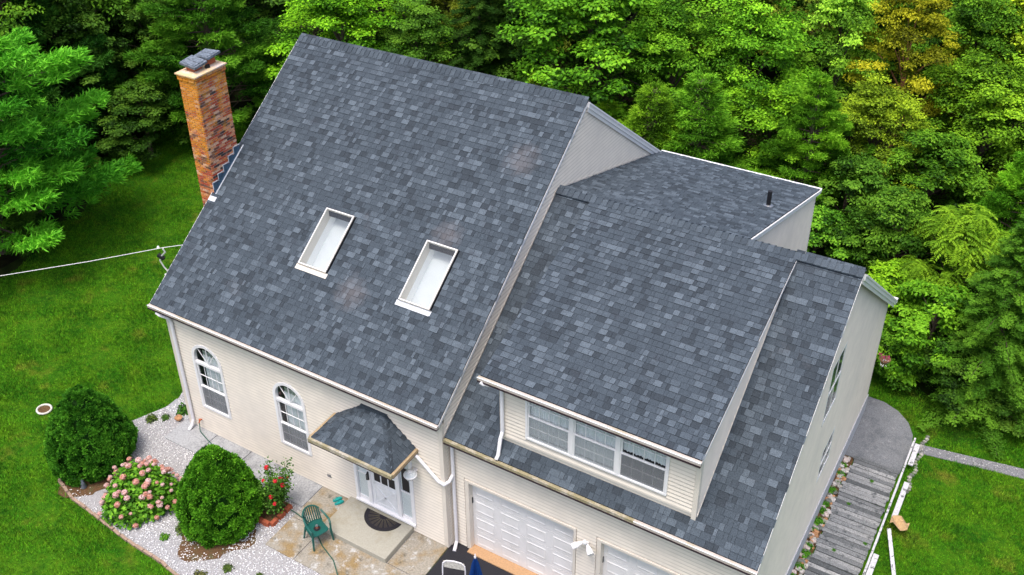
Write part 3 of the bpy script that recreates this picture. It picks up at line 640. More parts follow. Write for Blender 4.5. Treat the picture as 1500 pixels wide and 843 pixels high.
# rear dormer cheek
rc = MB().prism([(YR2+.3, ZR2-.3), (YB-.1, ZB-.1), (YB-.1, 2.7), (10.9, 2.7)], 0, 4.46, 4.557).build('wall', 'siding', house, label='triangular cheek wall of the rear dormer')
board_wall(rc, 4.56, 'y', lambda z: YR2+(ZR2-z)/S2-.12, lambda z: min(YB-.1, YR2+(ZR2-.1-z)/sb), 3.2, 7.2)
def foot_trim(x, ya, yb, zf): MB().prism([(ya, zf(ya)-.01), (yb, zf(yb)-.01), (yb, zf(yb)+.045), (ya, zf(ya)+.045)], 0, x-.001, x+.034).build('foot_trim', 'corner', house)
foot_trim(DWX1, DY+.02, YR2-.25, z2); foot_trim(0, .05, YR2-.02, z2); foot_trim(0, YR2+.02, 11.0, zb_)
# corner boards
def corner(x0, y0, x1, y1, z0, z1_, lab=None): MB().box((x0, y0, z0), (x1, y1, z1_)).build('corner_board', 'corner', house, bevel=.004)
corner(-W-.02, -.040, -W+.088, -.0025, .05, 3.97); corner(-W-.022, -.026, -W-.002, .09, .05, 3.9)
corner(-.088, -.040, .022, -.0025, .05, 3.97); corner(.003, -.002, .024, .088, .04, 3.9)
corner(G-.078, g-.040, G+.022, g-.0025, -.3, 3.5); corner(G+.0, g-.0, G+.024, g+.09, -.3, 3.5); corner(G+.0, 10.92, G+.024, 11.02, -.35, 2.9)
corner(DWX0-.01, DY-.040, DWX0+.078, DY-.0025, 3.88, 5.52); corner(DWX1-.078, DY-.040, DWX1+.02, DY-.0025, 3.80, 5.52); corner(DWX1+.0, DY, DWX1+.022, DY+.07, 3.86, 5.5)
corner(4.56, YB-.18, 4.582, YB-.09, 3.0, ZB-.1)
MB().box((DWX0, DY-.03, 3.93), (DWX1, DY-.0275, 3.98)).build('base_flashing', 'corner', house)

# --- windows
def curtain_mesh(x0, x1, y, z0, z1_, amp=.025, n=40, gap=None):
    mb = MB(); vs = []
    for i in range(n+1):
        x = x0+(x1-x0)*i/n; yy = y+amp*math.sin(i*1.9)+amp*.5*math.sin(i*.7)
        vs += [(x, yy, z0), (x, yy, z1_)]
    mb.add(vs, [(2*i, 2*i+2, 2*i+3, 2*i+1) for i in range(n)]); return mb
def recess(mb, x0, x1, y, z0, z1_, d=.6):
    mb.add([(x0, y, z0), (x1, y, z0), (x1, y, z1_), (x0, y, z1_), (x0, y+d, z0), (x1, y+d, z0), (x1, y+d, z1_), (x0, y+d, z1_)], [(4, 5, 6, 7), (0, 1, 5, 4), (3, 7, 6, 2), (0, 4, 7, 3), (1, 2, 6, 5)])
def sash(win, mbf, x0, x1, z0, z1_, y, nc, nr, fw_=.035, mt=.014, screen=None):
    """adds sash bars to the frame mesh and separate panes"""
    mbf.box((x0, y-.012, z0), (x1, y+.02, z0+fw_)); mbf.box((x0, y-.012, z1_-fw_), (x1, y+.02, z1_)); mbf.box((x0, y-.012, z0+fw_), (x0+fw_, y+.02, z1_-fw_)); mbf.box((x1-fw_, y-.012, z0+fw_), (x1, y+.02, z1_-fw_))
    a0, a1, b0, b1 = x0+fw_, x1-fw_, z0+fw_, z1_-fw_
    for i in range(1, nc): x = a0+(a1-a0)*i/nc; mbf.box((x-mt/2, y-.008, b0), (x+mt/2, y+.014, b1))
    for j in range(1, nr): z = b0+(b1-b0)*j/nr; mbf.box((a0, y-.010, z-mt/2), (a1, y+.016, z+mt/2))
    pw, ph = (a1-a0)/nc, (b1-b0)/nr; pm = MB().box((-pw/2, -.002, -ph/2), (pw/2, .002, ph/2)).mesh('pane', 'glass')
    for i in range(nc):
        for j in range(nr):
            o = link('pane', pm, win); o.location = (a0+pw*(i+.5), y+.004, b0+ph*(j+.5))
    if screen: MB().box((a0, y-.022, b0), (a1, y-.020, b1)).build('insect_screen', screen, win)
for ci, (cx_, hw, zb, zs) in enumerate(AW):
    f_ = MB(); n = 20; R0, R1 = hw-.035, hw+.05
    ring = [(math.cos(math.pi*i/n), math.sin(math.pi*i/n)) for i in range(n+1)]
    for i in range(n):
        (c0, s0), (c1_, s1_) = ring[i], ring[i+1]
        f_.prism([(cx_+R1*c0, zs+R1*s0), (cx_+R1*c1_, zs+R1*s1_), (cx_+R0*c1_, zs+R0*s1_), (cx_+R0*c0, zs+R0*s0)], 1, -.045, .06)
    f_.box((cx_-R1, -.045, zb-.05), (cx_-R0, .06, zs)); f_.box((cx_+R0, -.045, zb-.05), (cx_+R1, .06, zs)); f_.box((cx_-R0, -.05, zb-.055), (cx_+R0, .06, zb+.02))
    f_.box((cx_-R0, -.035, zs-.20), (cx_+R0, .05, zs-.12))
    zm = zb+(zs-.16-zb)*.47
    for a in (45, 90, 135):
        p = Vector((cx_, 0, zs-.12)); q = Vector((cx_+R0*math.cos(R(a)), 0, zs+R0*math.sin(R(a))*1.1)); f_.beam(p, q, .02, .018, (0, 1, 0))
    w_ = MB(); 
    win = link('window', None, house, label='arched window at the left end of the front wall' if ci == 0 else 'arched window between the first window and the porch roof')
    sash(win, f_, cx_-R0, cx_+R0, zm-.02, zs-.20, .012, 4, 2); sash(win, f_, cx_-R0, cx_+R0, zb+.02, zm, -.008, 4, 2, screen='mesh_dark')
    f_.build('window_frame', 'white', win, bevel=.004)
    for k in range(4):
        a0, a1 = math.pi*k/4, math.pi*(k+1)/4; pts = [(cx_, zs-.12)]+[(cx_+R0*math.cos(a0+(a1-a0)*i/5), zs+max(-.12, R0*math.sin(a0+(a1-a0)*i/5))) for i in range(6)]
        MB().prism(pts, 1, .012, .016).build('pane', 'glass', win)
    ib = MB(); recess(ib, cx_-hw+.01, cx_+hw-.01, .06, zb, zs+hw, .7); ib.build('interior', 'inner', win)
    curtain_mesh(cx_-hw+.22, cx_+hw-.02, .11, zb, zs+.2, .02, 34).build('curtain', 'drape', win)
    curtain_mesh(cx_-.24, cx_+.34, .085, zb, zs+.1, .014, 26).build('curtain', 'curtain', win)
# dormer triple window
tw = link('window', None, house, label='wide triple window with white grilles in the dormer')
f_ = MB(); x0, x1, zb, zt = TW
f_.box((x0-.04, DY-.05, zb-.05), (x1+.04, DY+.05, zb)); f_.box((x0-.04, DY-.05, zt), (x1+.04, DY+.05, zt+.06)); f_.box((x0-.04, DY-.048, zb), (x0+.01, DY+.05, zt)); f_.box((x1-.01, DY-.048, zb), (x1+.04, DY+.05, zt))
uw = (x1-x0)/3
for i in (1, 2): f_.box((x0+uw*i-.045, DY-.046, zb), (x0+uw*i+.045, DY+.05, zt))
for i in range(3):
    a = x0+uw*i+(.01 if i == 0 else .045); b = x0+uw*(i+1)-(.01 if i == 2 else .045); zm = (zb+zt)/2-.02
    sash(tw, f_, a, b, zm-.02, zt, DY-.0, 4, 2); sash(tw, f_, a, b, zb, zm+.02, DY-.022, 4, 2, screen=None)
    MB().box((a+.03, DY-.036, zb+.03), (b-.03, DY-.040, zm)).build('insect_screen', 'mesh_lt' if i < 2 else 'mesh_dark', tw)
f_.build('window_frame', 'white', tw, bevel=.004)
ib = MB(); recess(ib, x0, x1, DY+.05, zb, zt, .6); ib.build('interior', 'inner', tw)
curtain_mesh(x0, x0+2*uw, DY+.06, zb+.02, zt, .014, 110).build('curtain', 'curtain', tw); curtain_mesh(x0+2*uw+.04, x1, DY+.06, zb+.62, zt, .014, 50).build('curtain', 'curtain', tw)
# gable windows
for i, (a, b, c, d) in enumerate(GW):
    w_ = link('window', None, house, label='upper window in the right gable wall' if i == 0 else 'lower window in the right gable wall')
    f_ = MB(); xo = G+.03
    for p, q in (((a-.06, c-.06), (b+.06, c)), ((a-.06, d), (b+.06, d+.06)), ((a-.06, c), (a, d)), ((b, c), (b+.06, d)), ((a, (c+d)/2-.03), (b, (c+d)/2+.03)), (((a+b)/2-.008, c), ((a+b)/2+.008, d))):
        f_.box((G-.09, p[0], p[1]), (xo if abs(q[0]-p[0]) > .5 else G+.028, q[0], q[1]))
    f_.build('window_frame', 'white', w_)
    for zz0, zz1 in ((c, (c+d)/2-.03), ((c+d)/2+.03, d)):
        for yy0, yy1 in ((a, (a+b)/2-.008), ((a+b)/2+.008, b)): MB().box((G+.016, yy0, zz0), (G+.020, yy1, zz1)).build('pane', 'glass', w_)
    ib = MB().box((G-.02, a, c), (G+.004, b, d)); ib.build('interior', 'screen_dark', w_)

# --- entry door with sidelights
dr = link('entry_door', None, house, label='white entry door with crossbuck panel')
f_ = MB()
for p, q in (((-2.70, 0.27), (-2.62, 2.40)), ((-2.30, .30), (-2.20, 2.34)), ((-1.42, .30), (-1.32, 2.34)), ((-1.0, .27), (-.90, 2.40)), ((-2.62, 2.32), (-1.0, 2.40))): f_.box((p[0], -.045, p[1]), (q[0], .06, q[1]))
f_.box((-2.70, -.085, .255), (-.90, .06, .315)); f_.box((-2.14, -.0, .32), (-2.10, .02, 2.2)); f_.build('door_frame', 'white', dr, bevel=.006)
d_ = MB(); d_.box((-2.20, .0, .316), (-1.42, .045, 2.32))
for p, q in (((-2.08, .42), (-1.52, .98)), ((-1.52, .42), (-2.08, .98))): d_.beam((p[0], -.006, p[1]), (q[0], -.006, q[1]), .055, .022, (0, 1, 0))
d_.box((-2.13, -.014, .38), (-1.47, .0, .43)); d_.box((-2.13, -.014, .98), (-1.47, 0, 1.04)); d_.box((-2.14, -.015, .43), (-2.09, 0, .98)); d_.box((-1.51, -.015, .43), (-1.46, 0, .98))
for zz in (1.12, 1.48, 1.84, 2.20): d_.box((-2.13, -.012, zz-.03), (-1.47, 0, zz+.03))
for k in range(4): xx = -2.12+k*.22; d_.box((xx-.015, -.011, 1.09), (xx+.015, 0, 2.20))
d_.build('door_leaf', 'door', dr, bevel=.004)
for k in range(3):
    for zz in (1.15, 1.51, 1.87): MB().box((-2.10+k*.22, -.004, zz), (-1.915+k*.22, -.001, zz+.30)).build('pane', 'black', dr)
for a, b in ((-2.61, -2.31), (-1.31, -1.01)):
    MB().box((a, .012, .40), (b, .018, 2.28)).build('sidelight_pane', 'glass', dr); MB().box((a, .024, .32), (b, .06, 2.32)).build('sidelight_curtain', 'curtain', dr)
    s_ = MB(); s_.box((a, -.006, .316), (b, .03, .42)); s_.box((a, -.005, 1.20), (b, .03, 1.24)); s_.build('sidelight_rail', 'white', dr)
MB().box((-1.26, .006, 1.26), (-1.06, .010, 2.0)).build('sidelight_grille', 'black', dr)
h_ = MB(); h_.box((-2.265, -.075, 1.14), (-2.225, -.046, 1.40)); h_.tube([(-2.245, -.08, 1.16), (-2.245, -.12, 1.19), (-2.245, -.12, 1.36), (-2.245, -.08, 1.38)], .013, 6); h_.build('door_handle', 'black', dr)

# --- garage doors
for gi, (a, b) in enumerate(GD):
    gd = link('garage_door', None, house, label='left garage door of sixteen white panels' if gi == 0 else 'right garage door cut by the picture edge')
    f_ = MB(); f_.box((a-.09, g-.036, -.02), (a+.012, g+.165, 2.196)); f_.box((b-.012, g-.036, -.02), (b+.05, g+.165, 2.196)); f_.box((a-.09, g-.038, 2.188), (b+.05, g+.165, 2.26)); f_.build('door_frame', 'corner', gd, bevel=.005)
    nr, nc = 4, 4; ph = 2.18/nr
    for r in range(nr):
        s_ = MB().box((a, g+.125, .01+r*ph), (b, g+.16, .01+(r+1)*ph-.008)); sec = s_.build('door_section', 'gdoor', gd)
    pw = (b-a)/nc; pmb = MB()
    x_, z_ = pw/2-.08, ph/2-.10
    pmb.add([(-x_, 0, -z_), (x_, 0, -z_), (x_, 0, z_), (-x_, 0, z_), (-x_+.03, -.012, -z_+.03), (x_-.03, -.012, -z_+.03), (x_-.03, -.012, z_-.03), (-x_+.03, -.012, z_-.03),
             (-x_+.06, -.003, -z_+.06), (x_-.06, -.003, -z_+.06), (x_-.06, -.003, z_-.06), (-x_+.06, -.003, z_-.06)],
            [(0, 1, 5, 4), (1, 2, 6, 5), (2, 3, 7, 6), (3, 0, 4, 7), (4, 5, 9, 8), (5, 6, 10, 9), (6, 7, 11, 10), (7, 4, 8, 11), (8, 9, 10, 11)])
    pm = pmb.mesh('door_panel', 'gdoor')
    for r in range(nr):
        for c in range(nc): o = link('door_panel', pm, gd); o.location = (a+pw*(c+.5), g+.1245, .01+ph*(r+.5)-.004)
    MB().box((a+.01, g+.09, 1.45), (a+.025, g+.124, 1.62)).build('door_handle', 'black', gd)
    MB().box((a-.02, g-.16, -.02), (b+.05, g+.12, .045)).build('threshold', 'threshold', gd, bevel=.006)

# --- chimney
ch = MB(); CX0, CX1, CY0, CY1, CZ = -9.33, -8.74, 2.50, 3.52, 9.28
ch.box((CX0+.012, CY0+.012, -.1), (CX1-.012, CY1-.012, CZ)); chim = ch.build('chimney', 'mortar', house, label='tall brick chimney stained with orange lichen')
BR = Pieces('brick', 'brick', 300)
def mk_br(key):
    L_, t = key; return MB().box((0, -.009, .006), (L_/1000, .02, .053), t/10)
BR.make = mk_br
rb = random.Random(5); z = 3.2; row = 0
def lay(p, d, nrm, length, z, off, out=0):
    u = -off
    d = Vector(d); nrm = Vector(nrm)
    while u < length-.01:
        a = max(u, 0)+.009; b = min(u+.2, length)-.009
        if b-a > .03:
            L_ = int(round((b-a)*1000/5)*5); k = rb.random(); t = 0 if k < .07 else 2 if k < .17 else 4 if k < .50 else 6 if k < .68 else 8 if k < .86 else 10
            mt = Matrix((d, -nrm, Vector((0, 0, 1)))).transposed().to_4x4(); mt.translation = Vector(p)+d*a+nrm*(-.002+out)+Vector((0, 0, z)); BR.add(chim, (L_, t), mt)
        u += .2
while z < CZ-.01:
    off = .1 if row % 2 else 0; out = .025 if z > CZ-.2 else 0; ex = out
    lay((CX0-ex, CY0, 0), (1, 0, 0), (0, -1, 0), CX1-CX0+2*ex, z, off, out); lay((CX1, CY0-ex, 0), (0, 1, 0), (1, 0, 0), CY1-CY0+2*ex, z, .1-off, out)
    lay((CX1+ex, CY1, 0), (-1, 0, 0), (0, 1, 0), CX1-CX0+2*ex, z, off, out); lay((CX0, CY1+ex, 0), (0, -1, 0), (-1, 0, 0), CY1-CY0+2*ex, z, .1-off, out)
    z += .0675; row += 1
BR.finish(chim)
cp = MB(); cp.box((CX0-.055, CY0-.055, CZ-.0), (CX1+.055, CY1+.055, CZ+.035)); cp.add([(CX0-.055, CY0-.055, CZ+.035), (CX1+.055, CY0-.055, CZ+.035), (CX1+.055, CY1+.055, CZ+.035), (CX0-.055, CY1+.055, CZ+.035), (CX0+.12, CY0+.12, CZ+.075), (CX1-.12, CY0+.12, CZ+.075), (CX1-.12, CY1-.12, CZ+.075), (CX0+.12, CY1-.12, CZ+.075)], [(0, 1, 5, 4), (1, 2, 6, 5), (2, 3, 7, 6), (3, 0, 4, 7), (4, 5, 6, 7)])
cp.build('chimney_crown', 'mortar', chim)
for (y_, tilt, zz) in ((2.80, .12, 9.55), (3.28, -.08, 9.60)):
    mt = Matrix.Translation((-9.03, y_, zz)) @ Matrix.Rotation(tilt, 4, 'Y') @ Matrix.Rotation(.1, 4, 'X')
    fl = MB(); fl.box((-9.17, y_-.13, CZ+.06), (-8.90, y_+.13, zz-.12)); fl.build('flue', 'terracotta', chim)
    q = MB(); q.mbox(mt, (-.26, -.22, -.012), (.26, .22, .012)); q.mbox(mt, (-.26, -.222, -.045), (.26, -.205, .012)); q.mbox(mt, (.245, -.22, -.045), (.262, .22, .012)); q.mbox(mt, (-.2, -.17, .0125), (.2, .17, .028)); q.tube([mt @ Vector((-.2, 0, .035)), mt @ Vector((.2, 0, .035))], .012, 6)
    for sx in (-.1, .1): q.box((-9.03+sx-.01, y_-.1, zz-.2), (-9.03+sx+.01, y_-.08, zz))
    q.build('flue_cap', 'capm', chim)
MB().beam((-8.84, 2.98, CZ+.09), (-8.80, 3.10, CZ+.11), .04, .1).build('damper_handle', 'black', chim)
fl = MB(); xs_ = CX1+.012
ysn = np.linspace(2.44, 3.56, 6)
for i in range(5):
    ya, yb = ysn[i], ysn[i+1]; fl.prism([(ya, z1(ya)+.0), (yb, z1(yb)+.0), (yb, z1(yb)+.16), (ya, z1(yb)+.20)], 0, xs_, xs_+.006)
fl.build('step_flashing', 'lead', chim)
sl = MB()
for i in range(5):
    ya, yb = ysn[i], ysn[i+1]; sl.box((xs_+.001, ya-.012, z1(yb)+.195), (xs_+.012, yb+.004, z1(yb)+.218)); sl.box((xs_+.001, ya-.014, z1(ya)+.18), (xs_+.012, ya+.008, z1(yb)+.20))
sl.beam((xs_+.02, 2.46, z1(2.46)+.02), (xs_+.02, 3.7, z1(3.7)+.02), .03, .014); sl.build('sealant_line', 'sealant', chim)
V1 = Matrix((Vector((1, 0, 0)), Vector((0, 1, S1)).normalized(), Vector((0, -S1, 1)).normalized())).transposed().to_4x4()
V1.translation = (-8.86, 2.32, z1(2.32)); a_ = MB(); a_.mbox(V1, (.0, -.03, .0), (.24, .11, .016)); a_.build('sealant_patch', 'sealant', chim, bevel=.006)

# --- skylights
for si, (sx, sy) in enumerate(SKY):
    sk = link('skylight', None, house, label='left skylight' if si == 0 else 'right skylight')
    mt = Matrix((Vector((1, 0, 0)), Vector((0, 1, S1)).normalized(), Vector((0, -S1, 1)).normalized())).transposed().to_4x4(); mt.translation = (sx, sy, z1(sy))
    f_ = MB(); t = .036; Hh = .085
    for a, b in (((0, 0), (SKW, t)), ((0, SKL-t), (SKW, SKL)), ((0, t), (t, SKL-t)), ((SKW-t, t), (SKW, SKL-t))): f_.mbox(mt, (a[0], a[1], -.20), (b[0], b[1], Hh))
    f_.build('skylight_frame', 'corner', sk, bevel=.004)
    f_ = MB()
    for a, b in (((.01, .01), (SKW-.01, .03)), ((.01, SKL-.03), (SKW-.01, SKL-.01)), ((.01, .03), (.03, SKL-.03)), ((SKW-.03, .03), (SKW-.01, SKL-.03))): f_.mbox(mt, (a[0], a[1], Hh+.001), (b[0], b[1], Hh+.012))
    f_.build('glazing_bead', 'white', sk)
    f_ = MB(); f_.mbox(mt, (SKW+.001, .0, -.01), (SKW+.012, SKL, .06)); f_.build('shaded_side_strip', 'black', sk)  # black strip paints the shaded right side of the frame
    f_ = MB(); f_.mbox(mt, (t, t, Hh-.025), (SKW-t, SKL-t, Hh-.018)); f_.build('pane', 'glass', sk)
    f_ = MB(); f_.mbox(mt, (-.06, -.13, -.004), (SKW+.04, -.002, .016)); f_.build('apron_flashing', 'sealant' if si else 'corner', sk)
    # light well: side walls perpendicular to the roof, closed by the ceiling-level diffuser
    P = [mt @ Vector((x, y, -.2005)) for x, y in ((t, t), (SKW-t, t), (SKW-t, SKL-t), (t, SKL-t))]
    dpt = .45; Q = [mt @ Vector((x, y, -dpt)) for x, y in ((t, t), (SKW-t, t), (SKW-t, SKL-t), (t, SKL-t))]
    MB().add(P+Q, [(0, 1, 5, 4), (1, 2, 6, 5), (2, 3, 7, 6), (3, 0, 4, 7)]).build('light_well', 'well', sk)
    MB().add(Q, [(0, 1, 2, 3)]).build('inner_shade', 'shade', sk)
# --- plumbing vent on the rear dormer roof
vp = MB(); vy, vx = 8.42, 4.12; vp.tube([(vx, vy, zb_(vy)-.02), (vx, vy, zb_(vy)+.42)], .055, 12); vent = vp.build('vent_pipe', 'black', house)
v2 = MB(); v2.lathe([(.13, -.02), (.12, .03), (.07, .05)], (vx, vy, zb_(vy)), 12); v2.build('pipe_flange', 'steel', vent)

# --- downspouts
def pipe(pts, w=.075, lab=None, m='pvc'):
    mb = MB(); P = [Vector(p) for p in pts]; mb.tube(pts, w/2, 8); o = mb.build('downspout', m, house, label=lab); return o
pipe([(-8.62, -.24, 3.90), (-8.50, -.24, 3.86), (-8.36, -.12, 3.76), (-8.34, -.075, 3.6), (-8.34, -.075, .30), (-8.34, -.16, .14), (-8.34, -.30, .06)], .09, 'downspout on the left front corner')
pipe([(-.74, -.12, 2.76), (-.66, -.09, 2.70), (-.12, -.085, 2.22), (.02, -.07, 2.16), (.10, .04, 2.22), (.12, .14, 2.34)], .085, 'sloping pipe from the porch roof to the garage corner')
pipe([(.12, .10, 3.46), (.12, .17, 3.36), (.12, .17, .16), (.14, .08, .07), (.18, -.04, .035)], .085, 'downspout beside the garage corner')
pipe([(1.0, .06, 5.50), (1.06, .08, 5.46), (1.30, .26, 5.38), (1.36, .32, 5.28), (1.36, .32, 4.12), (1.36, .22, 3.96), (1.40, .06, 3.66), (1.40, -.03, 3.60)], .085, 'downspout on the dormer corner emptying into the garage gutter')
# --- wall items
tap = empty('garden_faucet', (-8.05, -.03, .38), 'small reddish brown outdoor faucet low on the front wall', 'faucet')
MB().tube([(0, .03, 0), (0, -.08, 0), (0, -.11, -.05)], .018, 8).build('spout', 'terracotta', tap); MB().lathe([(.035, -.006), (.04, 0), (.035, .006)], (0, -.06, .04), 10).build('tap_wheel', 'terracotta', tap)
MB().box((-3.62, -.035, .52), (-3.50, -.004, .60)).build('wall_vent', 'steel', house)
lt = empty('wall_lantern', (-.80, -.03, 2.2), 'round white globe lantern on the wall right of the entry door', 'lamp')
MB().lathe([(.05, -.02), (.06, 0), (.05, .02)], (0, 0, 0), 12).build('wall_bracket', 'white', lt); MB().tube([(0, 0, 0), (0, -.12, .04), (0, -.19, .02)], .014, 6).build('bracket_arm', 'white', lt)
gl = MB(); gl.lathe([(.05, .09), (.12, .06), (.15, 0), (.14, -.05), (.09, -.12), (.03, -.15)], (0, -.20, 0), 12); gl.build('globe', 'bulb', lt)
cg = MB()
for k in range(8):
    a = k*math.pi/4; cg.tube([(.055*math.cos(a), -.20+.055*math.sin(a), .095), (.158*math.cos(a), -.20+.158*math.sin(a), 0), (.095*math.cos(a), -.20+.095*math.sin(a), -.125)], .006, 4)
cg.lathe([(.16, -.008), (.162, 0), (.16, .008)], (0, -.2, 0), 16); cg.lathe([(.06, .0), (.05, .03), (.01, .05)], (0, -.2, .09), 10); cg.build('lantern_cage', 'white', lt)
fdl = empty('flood_light', (3.47, .23, 2.02), 'white two headed flood light between the garage doors', 'lamp')
MB().lathe([(.06, -.02), (.065, .0), (.06, .02)], (0, -.02, 0), 12).build('mounting_box', 'white', fdl)
for sx, rz_ in ((-.1, -.6), (.09, .5)):
    h_ = MB(); p = Vector((sx, -.10, -.01)); d = Vector((sx*1.2, -.10, -.06)); h_.tube([(0, -.02, 0), p], .014, 6); h_.tube([p-d*.3, p, p+d*.5, p+d*1.1], [.03, .045, .07, .075], 10); h_.build('lamp_head', 'white', fdl)
MB().lathe([(.02, -.05), (.05, -.02), (.05, .03), (.02, .05)], (0, -.09, .07), 10).build('motion_sensor', 'white', fdl)
hb = empty('hanging_flower_basket', (7.22, 11.06, .95), 'pink and white flower basket hanging at the back right corner of the house', 'flower basket')
MB().lathe([(.06, -.14), (.15, 0), (.16, .02)], (0, 0, 0), 12).build('basket', 'brownstain', hb); MB().tube([(-.24, -.04, .45), (0, 0, .48), (0, 0, .05)], .006, 5).build('hook', 'black', hb)
for m_, c_ in (('magenta', (.06, -.08, .12)), ('whitepetal', (.02, -.12, -.02)), ('magenta', (-.08, .02, .14))):
    q = MB()
    for k in range(26): v = Vector(rng.normal(size=3)).normalized()*.09+Vector(c_); q.add([v, v+Vector(rng.uniform(-.04, .04, 3)), v+Vector(rng.uniform(-.04, .04, 3))], [(0, 1, 2)])
    q.build('flower_cluster', m_, hb)
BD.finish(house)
# --- service cable
MB().tube([(-8.88, 1.25, 5.05), (-9.25, .86, 5.06), (-10.5, -.5, 5.0), (-12.0, -2.1, 4.98), (-15, -5.3, 5.02), (-20, -10.6, 5.3), (-30, -21, 6.4)], .009, 6).build('service_cable', 'cable', None, label='thin white overhead cable running from the roof edge over the left lawn', cat='cable')
lp = empty('cable_loop', (-8.9, .9, 4.9), 'white drip loop and black clamp where the overhead cable meets the roof edge', 'cable')
MB().tube([(-.34, -.05, .14), (-.32, -.02, .02), (-.50, -.02, -.16), (-.56, -.05, -.3), (-.50, -.02, -.5), (-.40, .02, -.66), (-.50, -.04, -.74)], .022, 6).build('drip_loop', 'cable', lp)
MB().beam((-.60, -.04, -.14), (-.42, -.02, -.22), .09, .08).build('cable_clamp', 'black', lp); MB().lathe([(.02, -.04), (.04, 0), (.02, .04)], (-.45, -.1, .17), 8).build('insulator', 'white', lp)

# ------------------------------------------------------------------ small things in front of the house
mat_ = empty('doormat', (-1.80, -.13, .187), 'half round black doormat with worn golden rays on the stoop', 'doormat')
n = 24; rr = .50
MB().prism([(rr*1.02*math.cos(math.pi+math.pi*i/n), rr*.92*math.sin(math.pi+math.pi*i/n)) for i in range(n+1)], 2, 0, .014).build('mat_base', 'rubber', mat_)
q = MB()
for i in range(9):
    a = math.pi+math.pi*(i+.5)/9
    for j in (-.035, .0, .035):
        q.beam((.12*math.cos(a+j*1.5), .11*math.sin(a+j*1.5), .0155), (.40*math.cos(a+j*2.2), .37*math.sin(a+j*2.2), .0155), .006, .003)
q.build('ray_pattern', 'gold', mat_)
q = MB(); prv = None
pts = [(rr*1.0*math.cos(math.pi+math.pi*i/n), rr*.9*math.sin(math.pi+math.pi*i/n), .017) for i in range(n+1)]; q.tube(pts, .010, 5); q.build('mat_rim', 'black', mat_)

for k, (dx, rz) in enumerate(((-.0, .5), (.13, .62))):
    pass
cl = empty('pair_of_clogs', (-3.22, -.20, .045), 'pair of teal rubber clogs on the patio beside the stoop', 'clogs', rz=-.55)
for k in range(2):
    q = MB(); x0 = k*.125; oc = [(x0+.048*math.cos(a)*(1 if math.sin(a) > 0 else .85), .125*math.sin(a)) for a in np.linspace(0, 2*math.pi, 15)[:-1]]
    q.prism(oc, 2, 0, .03)
    nn = 8  # toe cap: half dome over the front
    for i in range(nn):
        for j in range(4):
            def pt(i, j):
                a = math.pi*i/nn; b = math.pi/2*j/4
                return (x0+.048*math.cos(a)*math.cos(b*.9), .01+.115*math.sin(a)*math.cos(b*.98)*1.0, .03+.05*math.sin(b))
            q.add([pt(i, j), pt(i+1, j), pt(i+1, j+1), pt(i, j+1)], [(0, 1, 2, 3)])
    q.tube([(x0-.045, .01, .045), (x0-.04, -.07, .06), (x0, -.118, .065), (x0+.04, -.07, .06), (x0+.045, .01, .045)], .009, 5)
    q.build('clog', 'teal', cl)

# green plastic armchair (faces the door side, seen from above left)
cz = .04
chair = empty('plastic_chair', (-2.82, -1.42, cz), 'dark green plastic armchair standing on the patio with a can on its seat', 'chair', rz=R(-20))
def ch_(v): return v
q = MB(); q.prism([(-.21, -.20), (.21, -.23), (.235, -.1), (.235, .12), (.20, .21), (-.20, .21), (-.235, .12), (-.235, -.1)], 2, .375, .40)
q.prism([(-.22, -.22), (.22, -.25), (.22, -.22), (-.22, -.19)], 2, .33, .376); seat = q.build('seat', 'greenplastic', chair, bevel=.008)
# back: fan of slats between the two uprights (back is at local -x)
q = MB(); n = 10
def bk(t, h): a = R(-62+124*t); return (-.235*math.cos(a)-.02-.10*h, .25*math.sin(a)+.0, .39+.42*h*(1-.22*(2*t-1)**2))
for i in range(n):
    t = (i+.5)/n; q.beam(bk(t, 0), bk(t, 1), .028, .012, (-1, 0, .2))
q.tube([bk(i/n, 1.02) for i in range(n+1)], .022, 8); q.tube([bk(i/n, .0) for i in range(n+1)], .02, 6); q.build('backrest', 'greenplastic', chair)
for s in (-1, 1):
    MB().tube([(-.16, s*.235, .72), (-.02, s*.265, .66), (.14, s*.27, .64), (.22, s*.25, .60), (.23, s*.245, .42)], [.022, .026, .028, .026, .024], 8).build('armrest', 'greenplastic', chair)
    MB().tube([(.22, s*.24, .40), (.245, s*.27, 0)], [.034, .022], 6).build('leg', 'greenplastic', chair); MB().tube([(-.18, s*.21, .40), (-.26, s*.26, 0)], [.034, .022], 6).build('leg', 'greenplastic', chair)
can = empty('drink_can', (-2.80, -1.44, cz+.402), 'small pale tin can standing on the green chair seat', 'can')
MB().lathe([(.026, 0), (.033, .008), (.033, .10), (.027, .115)], (0, 0, 0), 14).build('can_body', 'steel', can); MB().lathe([(.08, .0), (.085, .006), (.02, .007)], (0, 0, 0), 16).build('dark_coaster', 'black', can); MB().lathe([(.0335, .03), (.0336, .075)], (0, 0, 0), 14).build('can_label', 'redbrick', can)

MB().tube([(-8.06, -.12, .30), (-8.0, -.2, .10), (-7.6, -.32, .062), (-6.6, -.60, .062), (-5.6, -.86, .055), (-4.9, -1.0, .04), (-4.4, -1.02, .05), (-3.84, -1.08, .062), (-3.3, -1.16, .06), (-3.0, -1.30, .06), (-2.6, -1.55, .06), (-2.1, -1.75, .06), (-1.6, -2.15, .06), (-1.2, -2.7, .04), (-.9, -3.3, .04)], .0135, 6).build('garden_hose', 'hose', None, label='long dark green garden hose running along the front wall and across the patio', cat='hose')

